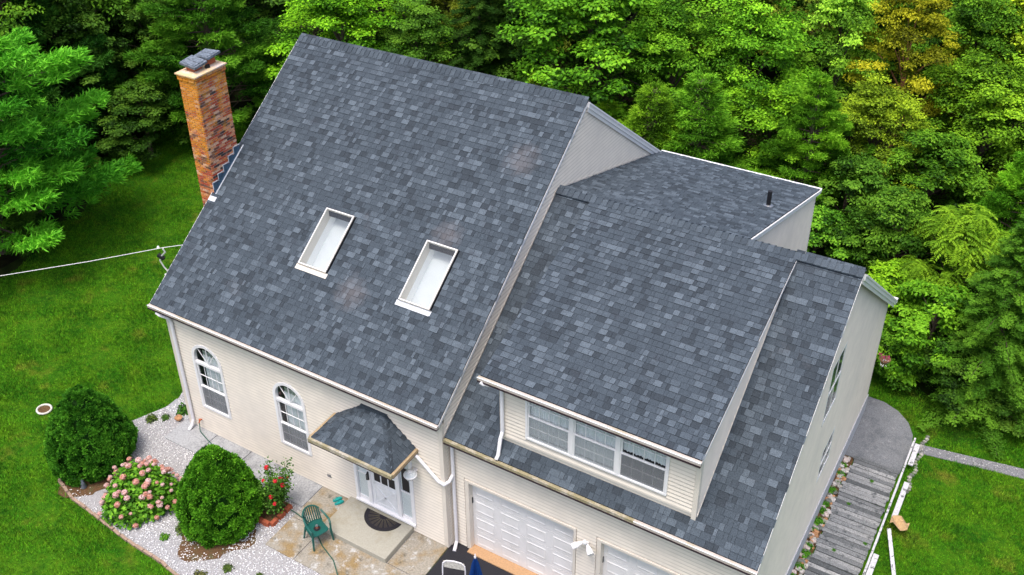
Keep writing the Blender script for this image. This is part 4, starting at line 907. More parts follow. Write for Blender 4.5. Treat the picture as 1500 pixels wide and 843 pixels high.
ring = MB()
c = (-12.55, -1.78); ring.tube([(c[0]+.21*math.cos(a), c[1]+.19*math.sin(a), H1(*c)+.05) for a in np.linspace(0, 2*math.pi, 25)], .03, 8)
rg = empty('stone_ring', (c[0], c[1], 0), 'whitish round ring lying alone on the left lawn', 'ring'); o = ring.build('ring_rim', 'ring', rg); o.location = (-c[0], -c[1], 0)
MB().prism([(.20*math.cos(a), .18*math.sin(a)) for a in np.linspace(0, 2*math.pi, 17)[:-1]], 2, .01, .035).build('soil_inside', 'mulch', rg)
pot = empty('terracotta_dish', (-8.35, -2.75, .03), 'flat orange terracotta dish on the mulch right of the left clipped shrub', 'dish'); MB().lathe([(.10, 0), (.13, .05), (.14, .055), (.12, .05), (.09, .015)], (0, 0, 0), 16).build('dish', 'terracotta', pot)
fg = empty('garden_figurine', (-9.15, -3.2, .02), 'small dark blue grey garden figurine under the left clipped shrub', 'ornament'); q = MB(); q.lathe([(.07, 0), (.08, .03), (.05, .12), (.06, .17), (.03, .21), (.045, .25), (.03, .29), (.005, .31)], (0, 0, 0), 10); q.smooth = True; q.build('figurine_body', 'capm', fg)
def rock(x, y, r, t, parent=None, z=0, seed=0):
    rr_ = random.Random(seed+int(x*97+y*31)); bm = MB(); vs = []; n1, n2 = 5, 8
    for i in range(n1+1):
        for j in range(n2):
            a = math.pi*i/n1; b = 2*math.pi*j/n2; k = r*rr_.uniform(.78, 1.15); vs.append((k*math.sin(a)*math.cos(b), k*math.sin(a)*math.sin(b)*.85, k*.65*math.cos(a)))
    bm.add(vs, [(i*n2+j, (i+1)*n2+j, (i+1)*n2+(j+1) % n2, i*n2+(j+1) % n2) for i in range(n1) for j in range(n2)], t); bm.smooth = False; return bm
cr = link('reddish_stone', rock(0, 0, .12, 1.0).mesh('reddish_stone', 'rock'), None, 'small reddish brown stone at the foot of the left house corner', 'stone'); cr.location = (-8.92, -.12, .1)

# red brick edging round the rose bed
rbed = empty('rose_bed_edging', (-4.3, -1.4, 0), 'low red brick edging around the red flowered rose bush', 'edging')
bm_ = MB().box((-.1, -.05, 0), (.1, .05, .13)).mesh('brick', 'redbrick')
for (a, b) in (((-5.0, -1.72), (-4.13, -1.72)), ((-4.08, -1.72), (-4.08, -.95))):
    d = Vector(b)-Vector(a); n = int(d.length/.21)
    for i in range(n):
        c = Vector(a)+d*(i+.5)/n; o = link('brick', bm_, rbed); o.location = (c.x+4.3, c.y+1.4, .01); o.rotation_euler.z = math.atan2(d.y, d.x)+rng.uniform(-.06, .06)
sheet('rose_bed_soil', np.array([(-5.0, -1.7), (-4.1, -1.7), (-4.1, -.92), (-5.0, -.92)]), 'mulch', .04, kind='structure')

# folding chair and furled umbrella on the asphalt (cut by the lower picture edge)
fc = empty('folding_chair', (.80, -1.02, .018), 'folding chair with pale grey backrest and dark seat on the asphalt', 'chair', rz=R(18))
fc.scale = (1.18, 1.1, 1.0)
q = MB()
arc = [(-.22+.0, 0, 0)]
def fp(u, z): return (u, .10+.20*(z-.45)*.4, z)
q.tube([fp(-.225, .02), fp(-.225, .62), fp(-.215, .76), fp(-.15, .84), fp(0, .865), fp(.15, .84), fp(.215, .76), fp(.225, .62), fp(.225, .02)], .014, 8); q.build('frame', 'pvc', fc)
q = MB(); nn = 10
for i in range(nn):
    u0 = -.205+.41*i/nn; u1 = -.205+.41*(i+1)/nn
    def top(u): return .84-.5*max(0, abs(u)-.10)**1.4
    q.prism([fp(u0, top(u0))[::2], fp(u1, top(u1))[::2], (u1, .62), (u0, .62)], 1, .128, .142)
q.build('backrest', 'ring', fc)
MB().box((-.2, -.30, .43), (.2, .08, .46)).build('seat', 'rubber', fc, bevel=.01)
for s in (-1, 1): MB().tube([(s*.205, -.30, .44), (s*.205, .24, .01)], .012, 6).build('leg', 'pvc', fc)
um = empty('patio_umbrella', (1.50, -1.12, .018), 'furled blue patio umbrella with a white finial, cut by the lower edge', 'umbrella')
MB().tube([(0, 0, 0), (0, 0, 1.70)], .018, 8).build('pole', 'pvc', um); MB().lathe([(.022, 1.66), (.028, 1.70), (.010, 1.75), (.014, 1.77), (.003, 1.80)], (0, 0, 0), 10).build('finial', 'pvc', um)
q = MB(); nf = 16; prof = [(.02, 1.66), (.07, 1.45), (.12, 1.10), (.15, .75), (.13, .45)]; vs = []
for r_, z_ in prof:
    for k in range(nf*2): a = math.pi*k/nf; rr2 = r_*(1.25 if k % 2 else .62); vs.append((rr2*math.cos(a), rr2*math.sin(a), z_))
q.add(vs, [(i*32+k, i*32+(k+1) % 32, (i+1)*32+(k+1) % 32, (i+1)*32+k) for i in range(4) for k in range(32)]); q.build('canopy', 'blue', um)
MB().lathe([(.2, 0), (.22, .03), (.2, .06), (.04, .08), (.03, .2)], (0, 0, 0), 16).build('base', 'black', um)

# ------------------------------------------------------------------ right side: boardwalk, rail, stones
bw = empty('boardwalk', (7.25, 2.0, -.97), 'weathered grey plank walkway along the right gable wall', 'boardwalk')
y = 3.5; i = 0
pr_ = random.Random(3)
while y < 8.88:
    w = pr_.choice((.13, .14, .14, .145)); x0 = 7.27+pr_.uniform(-.03, .05); zz = .10+pr_.uniform(-.008, .012); t = min(1, max(0, pr_.gauss(.5, .28)))
    me = MB().box((x0-7.25, 0, zz-.035), (8.42-7.25+pr_.uniform(-.02, .03), w-.018, zz), t).mesh('plank', 'plank')
    o = link('plank', me, bw, bevel=.003); o.location = (0, y-2.0, 0); o.rotation_euler = (pr_.uniform(-.03, .03), pr_.uniform(-.006, .006), pr_.uniform(-.012, .012)); y += w
MB().box((.05, 1.5, -.1), (.13, 6.85, .058)).build('joist', 'plank', bw); MB().box((1.05, 1.5, -.1), (1.13, 6.85, .058)).build('joist', 'plank', bw)
rl = empty('low_railing', (8.52, 2.0, -.97), 'low peeling white painted railing on the outer edge of the boardwalk', 'railing')
MB().box((-.02, 1.5, .30), (.03, 8.15, .36)).build('top_rail', 'oldpaint', rl, bevel=.004)
for yy in (1.6, 2.9, 4.3, 6.3, 8.0): MB().box((-.015, yy-.04, -.1), (.025, yy+.04, .298)).build('post', 'oldpaint', rl)
for y0, y1, xx in ((1.6, 3.7, .035), (5.1, 6.5, .12), (7.2, 8.1, .045)): MB().box((xx, y0, .18), (xx+.13, y1, .215)).build('rail_board', 'oldpaint', rl, bevel=.004)
sh = empty('leaning_board', (8.75, 6.4, -.97), 'peeling white board leaning out from the railing onto the right lawn', 'board'); MB().beam((-.06, .12, .36), (.42, -1.1, .02), .09, .03, (0, 0, 1)).build('board', 'oldpaint', sh)
bg = empty('paper_sheet', (8.78, 6.9, -.72), 'crumpled tan paper sheet caught on the outside of the railing', 'paper')
q = MB(); vs = []; rp = random.Random(8)
for i in range(7):
    for j in range(6): vs.append((-.12+.42*i/6, -.16+.34*j/5+.03*i/6, .10+.06*math.sin(i*1.2+j)+rp.uniform(-.02, .02)-.02*i))
q.add(vs, [(i*6+j, (i+1)*6+j, (i+1)*6+j+1, i*6+j+1) for i in range(6) for j in range(5)]); o = q.build('paper_folds', 'paper', bg); sm = o.modifiers.new('thick', 'SOLIDIFY'); sm.thickness = .01
row = link('stone_row', None, None, 'row of small mixed field stones between the gable wall and the boardwalk', 'stones'); row.location = (7.13, 2, -.95)
rms = [rock(i*3.1, i, 1, t, seed=i).mesh('stone', 'rock') for i, t in enumerate((0, .3, .5, .7, .85, 1))]
for i in range(170):
    yy = pr_.uniform(1.5, 6.8); s = pr_.uniform(.035, .095); o = link('stone', rms[i % 6], row); o.location = (pr_.uniform(-.08, .13), yy, s*.5); o.scale = (s, s, s); o.rotation_euler.z = pr_.uniform(0, 6)
for i in range(22): s = pr_.uniform(.05, .07); o = link('stone', rms[i % 3], row); o.location = (1.62+.04*math.sin(i), 6.35+i*.115, -.0); o.scale = (s, s, s)

# ------------------------------------------------------------------ vegetation generators (numpy)
def unit(v): return v/np.maximum(np.linalg.norm(v, axis=-1, keepdims=True), 1e-9)
def leaves(P, Dd, Nn, L, Wd, tone, name='crown', fold=0.0):
    """rhomb leaves: base point P, direction Dd, normal Nn"""
    S = unit(np.cross(Dd, Nn)); L = np.broadcast_to(L, len(P))[:, None]; Wd = np.broadcast_to(Wd, len(P))[:, None]
    V = np.stack([P, P+Dd*L*.5+S*Wd*.5, P+Dd*L-Nn*L*.12, P+Dd*L*.5-S*Wd*.5], 1).reshape(-1, 3); F = np.arange(len(V)).reshape(-1, 4)
    return quads_obj(name, V, F, np.clip(tone, 0, 1), 'leaf', 'mesh')
def rnd(n, g_): return unit(g_.normal(size=(n, 3)))
def trunk_mesh(H_, r, g_, limbs, m='bark'):
    q = MB(); pts = [(0, 0, -.3)]; x = y = 0
    for i in range(1, 7): x += g_.uniform(-.12, .12)*H_/10; y += g_.uniform(-.12, .12)*H_/10; pts.append((x, y, H_*.86*i/6))
    q.tube(pts, [r*1.25]+[r*(1-.14*i) for i in range(1, 7)], 8)
    for e in limbs:
        h = max(.12*H_, min(.8*H_, e[2]*.7)); i = min(5, int(h/(H_*.86)*6)); b = Vector(pts[i]).lerp(Vector(pts[i+1]), h/(H_*.86)*6-i); e = Vector(e)
        q.tube([b, b.lerp(e, .5)+Vector((0, 0, .08*(e-b).length)), e], [r*.36, r*.22, r*.07], 5)
    return q.mesh('trunk', m)
def broad(seed, H_=10, R_=3.2, base=.8, ncl=120, per=260, leaf=.17, lump=.3, open_=.0, m='bark'):
    g_ = np.random.default_rng(seed); hz = (H_-base)/2; d = rnd(ncl, g_); d[:, 2] = np.where(d[:, 2] < -.6, -d[:, 2], d[:, 2])
    f = g_.uniform(.42, 1, ncl)**.6; lob = 1+lump*np.sin(3*np.arctan2(d[:, 1], d[:, 0])+seed)*np.cos(2.3*d[:, 2]+seed*.7)
    taper = np.where(d[:, 2] > 0, 1-.25*d[:, 2], 1-.12*np.abs(d[:, 2]))
    C_ = np.stack([d[:, 0]*R_*f*lob*taper, d[:, 1]*R_*f*lob*taper, base+hz+d[:, 2]*hz*f], 1); rc = R_*g_.uniform(.13, .27, ncl)
    u = rnd(ncl*per, g_); u[:, 2] = np.where(u[:, 2] < -.25, -u[:, 2]*.6, u[:, 2]); u = unit(u); k = np.repeat(np.arange(ncl), per)
    out = unit(C_[k]-np.array([0, 0, base+hz*.8])); u = unit(u+.5*out)
    sh_ = np.stack([np.ones(ncl*per)*1.15, np.ones(ncl*per)*1.15, np.ones(ncl*per)*.62], 1)
    P = C_[k]+u*rc[k][:, None]*g_.uniform(.35, 1.05, (ncl*per, 1))*sh_
    Nn = unit(u*.55+np.array([0, 0, .75])+g_.normal(size=P.shape)*.38); Dd = unit(np.cross(Nn, g_.normal(size=P.shape))+u*.35-np.array([0, 0, .25])); Dd = unit(Dd-Nn*(Dd*Nn).sum(1, keepdims=True))
    ct = g_.beta(1.1, 1.3, ncl); tone = ct[k]*.9+g_.normal(0, .17, len(P))+.05
    sz = g_.uniform(.6, 1.25, len(P))*leaf
    return leaves(P, Dd, Nn, sz, sz*.58, tone), trunk_mesh(H_, R_*.055, g_, C_[g_.choice(ncl, 12, replace=False)].tolist(), m)
def pine(seed, H_=10, R_=3.6, nwh=16, leaf=.21, dens=1.15):
    g_ = np.random.default_rng(seed); tips = []; td = []; tt = []; limbs = []
    for w in range(nwh):
        h = H_*(.10+.88*w/(nwh-1)); rad = R_*(1-(h/H_)**1.5)*g_.uniform(.8, 1.1)+.25; nb = g_.integers(5, 8); a0 = g_.uniform(0, 6.28)
        for b in range(nb):
            a = a0+6.28*b/nb+g_.uniform(-.3, .3); L_ = rad*g_.uniform(.7, 1.15); rise = g_.uniform(.05, .32)
            dirv = np.array([math.cos(a), math.sin(a), 0]); side = np.array([-math.sin(a), math.cos(a), 0]); limbs.append((*(dirv[:2]*L_*.8), h+L_*rise*.6)); bt = g_.uniform(.1, .9)
            n = max(10, int(L_*34*dens)); s = g_.uniform(.28, 1, n)**.7; lat = g_.uniform(-1, 1, n)*(.42*L_*(1.08-s)+.12)
            Z_ = h+L_*rise*s+L_*.1*s*s+g_.uniform(-.10, .12, n)
            P = dirv*(s*L_)[:, None]+side*lat[:, None]; P[:, 2] = Z_; tips.append(P); dd = dirv*1.0+side*(lat/(.45*L_+.1))[:, None]*.9+np.array([0, 0, .55]); td.append(unit(dd+g_.normal(size=P.shape)*.25)); tt.append(bt+g_.normal(0, .1, n)+.12*(s-.5))
    P = np.concatenate(tips); D0 = np.concatenate(td); T = np.concatenate(tt); m_ = 13
    Dd = unit(np.repeat(D0, m_, 0)+g_.normal(size=(len(P)*m_, 3))*.62); Pk = np.repeat(P, m_, 0)+g_.normal(size=(len(P)*m_, 3))*.045
    Nn = unit(np.cross(Dd, g_.normal(size=Dd.shape))+.3*np.array([0, 0, 1.])); Nn = unit(Nn-Dd*(Nn*Dd).sum(1, keepdims=True))
    L_ = g_.uniform(.7, 1.2, len(Pk))*leaf
    q = MB(); q.tube([(0, 0, -.3), (.05, .02, H_*.5), (0, .04, H_*.99)], [H_*.02, H_*.013, .015], 8)
    for e in limbs: q.tube([(0, 0, max(.2, e[2]-.5*math.hypot(e[0], e[1])*.35)), (e[0]*.5, e[1]*.5, e[2]-.1), e], [.045, .03, .012], 4)
    return leaves(Pk, Dd, Nn, L_, L_*.16, np.repeat(T, m_)+g_.normal(0, .08, len(Pk))), q.mesh('trunk', 'bark')
def hemlock(seed, H_=10, R_=2.4, nb=170, leaf=.11, droop=.28, dens=1.0):
    g_ = np.random.default_rng(seed); PP = []; DD = []; NN = []; TT = []; LL = []; q = MB(); q.tube([(0, 0, -.3), (.03, .05, H_*.5), (0, 0, H_*.985)], [H_*.018, H_*.011, .01], 7)
    for b in range(nb):
        f = (b+.5)/nb; h = H_*(.04+.95*f); L_ = (R_*(1-f)**.8+.15)*g_.uniform(.65, 1.15); a = b*2.4+g_.uniform(-.4, .4)
        d = np.array([math.cos(a), math.sin(a), 0]); sd2 = np.array([-math.sin(a), math.cos(a), 0]); n = max(6, int(26*dens*(L_/R_+.25))); bt = g_.uniform(.2, .75)
        s = np.linspace(.15, 1, n); ax = d[None]*(s*L_)[:, None]; ax[:, 2] = h+L_*(.22*s-droop*1.5*s**2.2)
        if b % 3 == 0: q.tube([(0, 0, h), tuple(ax[n//2]), tuple(ax[-1])], [.022, .013, .005], 4)
        for sg in (-1, 1):
            tl = (.34*L_*(1.12-s)+.10)*g_.uniform(.6, 1.1, n); m_ = 7
            tdir = unit(d[None]*.75+sd2[None]*sg+np.array([0, 0, -.12])+g_.normal(size=(n, 3))*.12)
            for k in range(m_):
                u = (k+.6)/m_; base_ = ax+tdir*(tl*u)[:, None]; base_[:, 2] -= (tl*u)**2*.35; base_ = base_+g_.normal(size=base_.shape)*.03
                for s2 in (-1, 1):
                    PP.append(base_); DD.append(unit(tdir+s2*.75*np.cross(tdir, [0, 0, 1.])+np.array([0, 0, -.08]))); NN.append(np.tile([0, 0, 1.], (n, 1))+g_.normal(size=(n, 3))*.5); TT.append(np.full(n, bt)+.22*s+g_.normal(0, .1, n)-.1); LL.append(np.full(n, leaf)*g_.uniform(.8, 1.4, n)*(1.15-.5*u))
    P = np.concatenate(PP); Dd = np.concatenate(DD); Nn = unit(np.concatenate(NN)); Nn = unit(Nn-Dd*(Nn*Dd).sum(1, keepdims=True)); L_ = np.concatenate(LL)
    return leaves(P, Dd, Nn, L_, L_*.42, np.concatenate(TT)), q.mesh('trunk', 'bark')
def frond(seed, H_=6, R_=2.2, nf=640, leaf=.125):
    g_ = np.random.default_rng(seed); ncl = 44; d = rnd(ncl, g_); d[:, 2] = np.abs(d[:, 2])*.9-.15; C_ = np.stack([d[:, 0]*R_*.68, d[:, 1]*R_*.68, H_*.55+d[:, 2]*H_*.36], 1)
    PP = []; DD = []; NN = []; TT = []
    for i in range(nf):
        c = C_[i % ncl]; a = g_.uniform(0, 6.28); L_ = g_.uniform(.38, .7); dv = np.array([math.cos(a), math.sin(a), 0]); sv = np.array([-math.sin(a), math.cos(a), 0]); n = 11; s = np.linspace(.12, 1, n)
        ax = c+dv*(s*L_)[:, None]; ax[:, 2] += .18*s-.34*s*s+g_.uniform(-.1, .3); t = g_.uniform(.3, .9)
        for sg in (-1, 1):
            PP.append(ax); DD.append(unit(dv*.45+sv*sg+np.array([0, 0, -.3])+g_.normal(size=(n, 3))*.1)); NN.append(np.tile([0, 0, 1.], (n, 1))+g_.normal(size=(n, 3))*.15); TT.append(np.full(n, t)+g_.normal(0, .07, n))
    P = np.concatenate(PP); Dd = np.concatenate(DD); Nn = unit(np.concatenate(NN)); Nn = unit(Nn-Dd*(Nn*Dd).sum(1, keepdims=True)); L_ = g_.uniform(.8, 1.2, len(P))*leaf
    return leaves(P, Dd, Nn, L_, L_*.36, np.concatenate(TT)), trunk_mesh(H_, .08, g_, C_.tolist())

PROTO = {}
def proto(kind, k):
    key = (kind, k)
    if key not in PROTO:
        s = sum(map(ord, kind))+k*17
        PROTO[key] = {'B': lambda: (broad(s, 10, 3.4, .5, 130, 230, .20), 10, 3.4), 'M': lambda: (broad(s, 10, 3.4, .4, 150, 260, .155, .4), 10, 3.4),
                      'O': lambda: (broad(s, 10, 2.8, 1.2, 110, 250, .14, .3, m='barkred'), 10, 2.8),
                      'P': lambda: (pine(s), 10, 3.6), 'H': lambda: (hemlock(s, 10, 2.4, 190, .085, .20, .95), 10, 2.9), 'C': lambda: (pine(s, 6, 1.5, 20, .13, 1.1), 6, 1.5),
                      'A': lambda: (frond(s), 6, 2.2), 'S': lambda: (broad(s, 3, 1.7, -.2, 70, 230, .13, .3), 3, 1.7), 'D': lambda: (broad(s, 5, 2.2, -.2, 100, 230, .13, .35), 5, 2.2)}[kind]()
    return PROTO[key]
names = {'B': 'broadleaf_tree', 'M': 'maple_tree', 'O': 'orange_leaved_tree', 'P': 'pine_tree', 'H': 'hemlock_tree', 'C': 'cedar_tree', 'A': 'sumac_tree', 'S': 'shrub', 'D': 'shrub'}
def plant(kind, k, x, y, H_, R_, colr, label, group=None, rz=None, z=None):
    (crown, trunk), h0, r0 = proto(kind, k)
    t = empty(names[kind], (x, y, H1(x, y) if z is None else z), label, 'shrub' if kind in 'SD' else 'tree', group, rz=(x*7+y*3) % 6.28 if rz is None else rz)
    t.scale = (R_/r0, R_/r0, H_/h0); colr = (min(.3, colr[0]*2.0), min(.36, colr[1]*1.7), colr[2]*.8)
    c = link('crown', crown, t); c.color = (*colr, 1); link('trunk' if kind not in 'SD' else 'stem', trunk, t); return t
# colours: real leaf albedo
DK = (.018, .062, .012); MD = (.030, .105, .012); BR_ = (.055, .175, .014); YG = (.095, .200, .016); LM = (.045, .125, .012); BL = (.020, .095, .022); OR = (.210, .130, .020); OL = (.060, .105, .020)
TREES = [
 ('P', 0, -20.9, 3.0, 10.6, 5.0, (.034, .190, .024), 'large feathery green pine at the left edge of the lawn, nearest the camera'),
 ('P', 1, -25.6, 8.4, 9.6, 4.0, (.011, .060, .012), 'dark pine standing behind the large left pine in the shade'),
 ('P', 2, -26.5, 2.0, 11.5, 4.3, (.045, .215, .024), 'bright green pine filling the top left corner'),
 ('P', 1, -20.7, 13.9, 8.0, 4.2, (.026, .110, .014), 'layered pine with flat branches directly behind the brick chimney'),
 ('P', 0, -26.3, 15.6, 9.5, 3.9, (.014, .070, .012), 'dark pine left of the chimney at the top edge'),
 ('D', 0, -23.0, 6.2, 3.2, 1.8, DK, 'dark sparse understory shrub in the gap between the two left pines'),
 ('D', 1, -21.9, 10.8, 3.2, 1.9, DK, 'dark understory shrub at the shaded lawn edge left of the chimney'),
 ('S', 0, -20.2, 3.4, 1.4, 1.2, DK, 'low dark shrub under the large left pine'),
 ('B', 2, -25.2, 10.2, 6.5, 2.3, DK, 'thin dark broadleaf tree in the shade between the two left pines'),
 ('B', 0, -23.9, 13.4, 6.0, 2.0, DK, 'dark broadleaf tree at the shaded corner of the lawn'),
 ('B', 0, -29.5, 17.4, 7.0, 2.8, DK, 'dim broadleaf tree deep in the shade at the upper left'),
 ('M', 0, -26.4, 11.8, 4.5, 2.4, DK, 'small dark maple between the pines left of the chimney'),
 ('M', 1, -16.1, 17.0, 6.8, 3.1, (.050, .180, .012), 'bright green maple just behind the left end of the ridge'),
 ('B', 1, -22.4, 21.5, 8.5, 3.3, DK, 'dark tall tree behind the bright maple at the top edge'),
 ('M', 2, -13.3, 18.0, 5.8, 2.0, (.024, .085, .014), 'medium green tree right of the bright maple behind the ridge'),
 ('H', 0, -11.2, 19.4, 7.8, 2.5, (.009, .036, .008), 'dark hemlock behind the middle of the main ridge'),
 ('H', 1, -11.9, 23.0, 9.0, 2.6, (.008, .032, .008), 'second dark hemlock standing further back behind the main ridge'),
 ('B', 1, -5.5, 18.6, 8.3, 3.1, (.040, .150, .014), 'large green broadleaf tree behind the right half of the main ridge'),
 ('B', 2, -9.1, 20.9, 7.2, 2.5, (.016, .058, .010), 'green broadleaf tree left of the large one behind the ridge'),
 ('M', 0, -2.8, 19.2, 7.0, 2.4, (.036, .130, .012), 'green maple above the top of the main gable'),
 ('B', 0, -6.3, 25.5, 8.4, 3.3, DK, 'green tree in the second row above the main gable'),
 ('C', 0, -12.3, 18.4, 3.3, .9, (.120, .200, .020), 'little yellow green cedar tip showing over the middle of the ridge'),
 ('C', 1, -7.2, 17.2, 4.1, 1.2, (.080, .180, .016), 'slim light green cedar behind the right part of the ridge'),
 ('C', 0, -2.1, 16.0, 5.2, 1.8, (.050, .150, .014), 'feathery cedar just right of the main gable peak'),
 ('C', 1, -.7, 16.6, 5.6, 2.0, (.045, .165, .018), 'broad bright cedar above the rear dormer roof'),
 ('C', 0, -4.2, 16.9, 3.8, 1.3, (.060, .170, .014), 'short cedar touching the gable peak from behind'),
 ('M', 2, -.3, 20.6, 7.6, 2.4, (.052, .185, .016), 'tall bright maple above the left end of the rear dormer'),
 ('B', 2, -2.9, 26.8, 8.4, 2.8, OL, 'olive green tree behind the tall bright maple'),
 ('M', 1, 1.2, 18.8, 5.2, 2.2, (.045, .155, .012), 'low spreading maple behind the rear dormer roof'),
 ('B', 0, 1.7, 24.2, 7.4, 2.0, (.075, .210, .030), 'pale green upright tree at the upper right middle'),
 ('P', 2, 2.8, 17.6, 6.0, 2.4, (.040, .145, .014), 'green pine above the right end of the rear dormer'),
 ('O', 0, 4.3, 23.4, 8.0, 1.9, (.108, .142, .012), 'orange and yellow leaved tree at the upper right'),
 ('M', 0, 4.3, 20.0, 5.4, 2.0, (.085, .170, .016), 'yellowish green maple below the orange tree'),
 ('B', 1, .9, 31.6, 9.0, 2.8, MD, 'dark green tree left of the orange tree in the back row'),
 ('M', 1, 6.3, 27.2, 7.6, 2.3, MD, 'deep green maple right of the orange tree'),
 ('M', 2, 7.9, 28.4, 7.8, 3.1, (.110, .205, .018), 'yellow green spreading tree in the top right corner'),
 ('M', 0, 7.5, 22.6, 6.6, 2.7, (.055, .155, .014), 'layered green maple below the top right corner tree'),
 ('P', 0, 9.5, 18.0, 6.4, 2.6, (.050, .190, .018), 'bright green young pine at the right edge'),
 ('B', 2, 6.4, 19.2, 5.2, 1.9, MD, 'round green tree left of the young right pine'),
 ('A', 0, 8.1, 15.6, 5.4, 2.0, LM, 'lime green sumac with drooping compound leaves right of the garage'),
 ('D', 0, 4.4, 17.0, 4.0, 1.8, (.026, .090, .014), 'dark green thicket shrub behind the right dormer corner'),
 ('D', 1, 6.1, 16.1, 4.3, 1.8, (.024, .085, .012), 'dark green thicket shrub between the dormer and the sumac'),
 ('S', 1, 3.9, 15.6, 2.5, 1.5, (.032, .125, .016), 'green shrub at the foot of the rear dormer corner'),
 ('S', 2, 6.9, 14.5, 2.9, 1.4, (.060, .180, .014), 'bright green shrub with a few red blooms behind the garage gable'),
 ('S', 0, 8.0, 13.3, 3.1, 1.5, (.038, .140, .014), 'leafy shrub at the lawn edge below the sumac'),
 ('H', 0, 9.7, 12.7, 6.6, 2.2, (.026, .095, .014), 'feathery hemlock overhanging the right lawn'),
 ('H', 1, 10.9, 13.4, 6.3, 2.2, (.024, .085, .014), 'hemlock at the right picture edge above the lawn'),
 ('S', 1, 8.9, 12.7, 2.2, 1.2, DK, 'dark low shrub under the feathery hemlock'),
 ('S', 2, 7.5, 13.0, 1.9, 1.1, (.030, .110, .012), 'low shrub beside the back right corner of the house'),
 ('S', 0, 10.6, 12.6, 1.5, 1.1, DK, 'low dark shrub at the right edge of the lawn'),
 ('H', 0, 11.9, 17.2, 8.5, 2.6, MD, 'tall hemlock just outside the right picture edge'),
 ('B', 1, 10.9, 25.9, 8.5, 3.6, (.060, .150, .014), 'green tree behind the right edge pine'),
]
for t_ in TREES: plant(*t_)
fr = random.Random(21); k = 0
for (xa, xb, ya, yb, n) in ((-44, -26, -6, 26, 16), (-44, -18, 22, 38, 12), (-18, 2, 26, 46, 16), (2, 16, 31, 54, 12), (-40, 20, 46, 62, 12), (14, 26, 14, 40, 8)):
    for i in range(n):
        x = fr.uniform(xa, xb); y = fr.uniform(ya, yb); kd = fr.choice('BBMMPH'); h = fr.uniform(9, 12.5)
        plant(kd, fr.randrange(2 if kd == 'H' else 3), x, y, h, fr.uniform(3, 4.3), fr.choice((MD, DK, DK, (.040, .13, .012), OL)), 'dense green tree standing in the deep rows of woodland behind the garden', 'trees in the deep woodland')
for (x, y) in [(-22, 5), (-24, 9), (-23.4, 12.5), (-18.5, 15.4), (-15, 16.2), (-12.5, 16.4), (-9.6, 16.6), (-6.4, 16.5), (-25.5, 5.5), (-27, 9), (-24, 15.5), (-21, 17), (2.6, 16.2), (5.2, 15.8), (-22.3, .2), (-22.5, -3), (11.9, 15), (9.9, 15.3), (-29, 7)]:
    plant('S', fr.randrange(3), x+fr.uniform(-.5, .5), y+fr.uniform(-.5, .5), fr.uniform(1.2, 2.2), fr.uniform(1.2, 1.9), DK, 'low dark undergrowth bush along the wood edge', 'undergrowth bushes')
# red blooms on one shrub
for (x, y, z_) in ((6.35, 14.0, 1.6), (6.55, 13.9, 1.5), (6.45, 14.15, 1.9)): pass

# ------------------------------------------------------------------ clipped shrubs
def clipped(seed, H_, R_, n=100000):
    g_ = np.random.default_rng(seed); 
    def rad(t): return R_*np.where(t < .22, .86+.14*np.sin(np.pi/2*t/.22), np.clip(1-(np.clip(t-.22,0,1)/.80)**1.38, 0, 1)**.80)
    ncl = 900; t = g_.uniform(.0, .995, ncl*4); keep = g_.uniform(0, R_, ncl*4) < rad(t)+.12; t = t[keep][:ncl]; a = g_.uniform(0, 6.28, len(t)); ncl = len(t)
    bump = 1+.035*np.sin(a*5+t*9+seed)+.025*np.sin(a*9-t*14)
    r = rad(t)*bump*g_.uniform(.93, 1.0, ncl); C_ = np.stack([r*np.cos(a), r*np.sin(a), t*H_*.98], 1); dr = g_.uniform(.06, .13, ncl)
    per = n//ncl; k = np.repeat(np.arange(ncl), per); outn = unit(np.stack([np.cos(a), np.sin(a), np.clip((t-.3)*1.6, -.2, 1.4)], 1)); u = unit(rnd(len(k), g_)+outn[k]*.8+np.array([0, 0, .25]))
    P = C_[k]+u*dr[k][:, None]*g_.uniform(.35, 1, (len(k), 1)); Dd = unit(u+np.array([0, 0, .45])+g_.normal(size=P.shape)*.4); Nn = unit(np.cross(Dd, g_.normal(size=P.shape)))
    sz = g_.uniform(.035, .065, len(P)); depth = ((P-C_[k])*outn[k]).sum(1)/dr[k]
    tone = .42+g_.uniform(-.34, .34, ncl)[k]+g_.normal(0, .15, len(P))
    cm = leaves(P, Dd, Nn, sz, sz*.5, tone, 'foliage')
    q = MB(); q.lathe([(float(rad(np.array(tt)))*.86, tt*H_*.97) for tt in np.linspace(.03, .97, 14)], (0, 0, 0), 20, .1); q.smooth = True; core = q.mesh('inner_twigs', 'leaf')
    return cm, core
for (x, y, H_, R_, colr, lab, sd2) in ((-9.72, -2.35, 2.35, 1.06, (.046, .200, .014), 'left clipped egg shaped evergreen shrub beside the lawn', 1), (-5.3, -2.1, 2.25, .98, (.070, .255, .014), 'right clipped egg shaped evergreen shrub nearer the patio', 2)):
    t = empty('clipped_shrub', (x, y, .05), lab, 'shrub', 'pair of clipped evergreens'); cm, core = clipped(sd2, H_, R_)
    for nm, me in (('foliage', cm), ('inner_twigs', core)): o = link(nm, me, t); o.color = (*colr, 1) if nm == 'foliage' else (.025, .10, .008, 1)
    MB().tube([(0, 0, -.1), (0, 0, .4)], .06, 8).build('stem', 'bark', t)

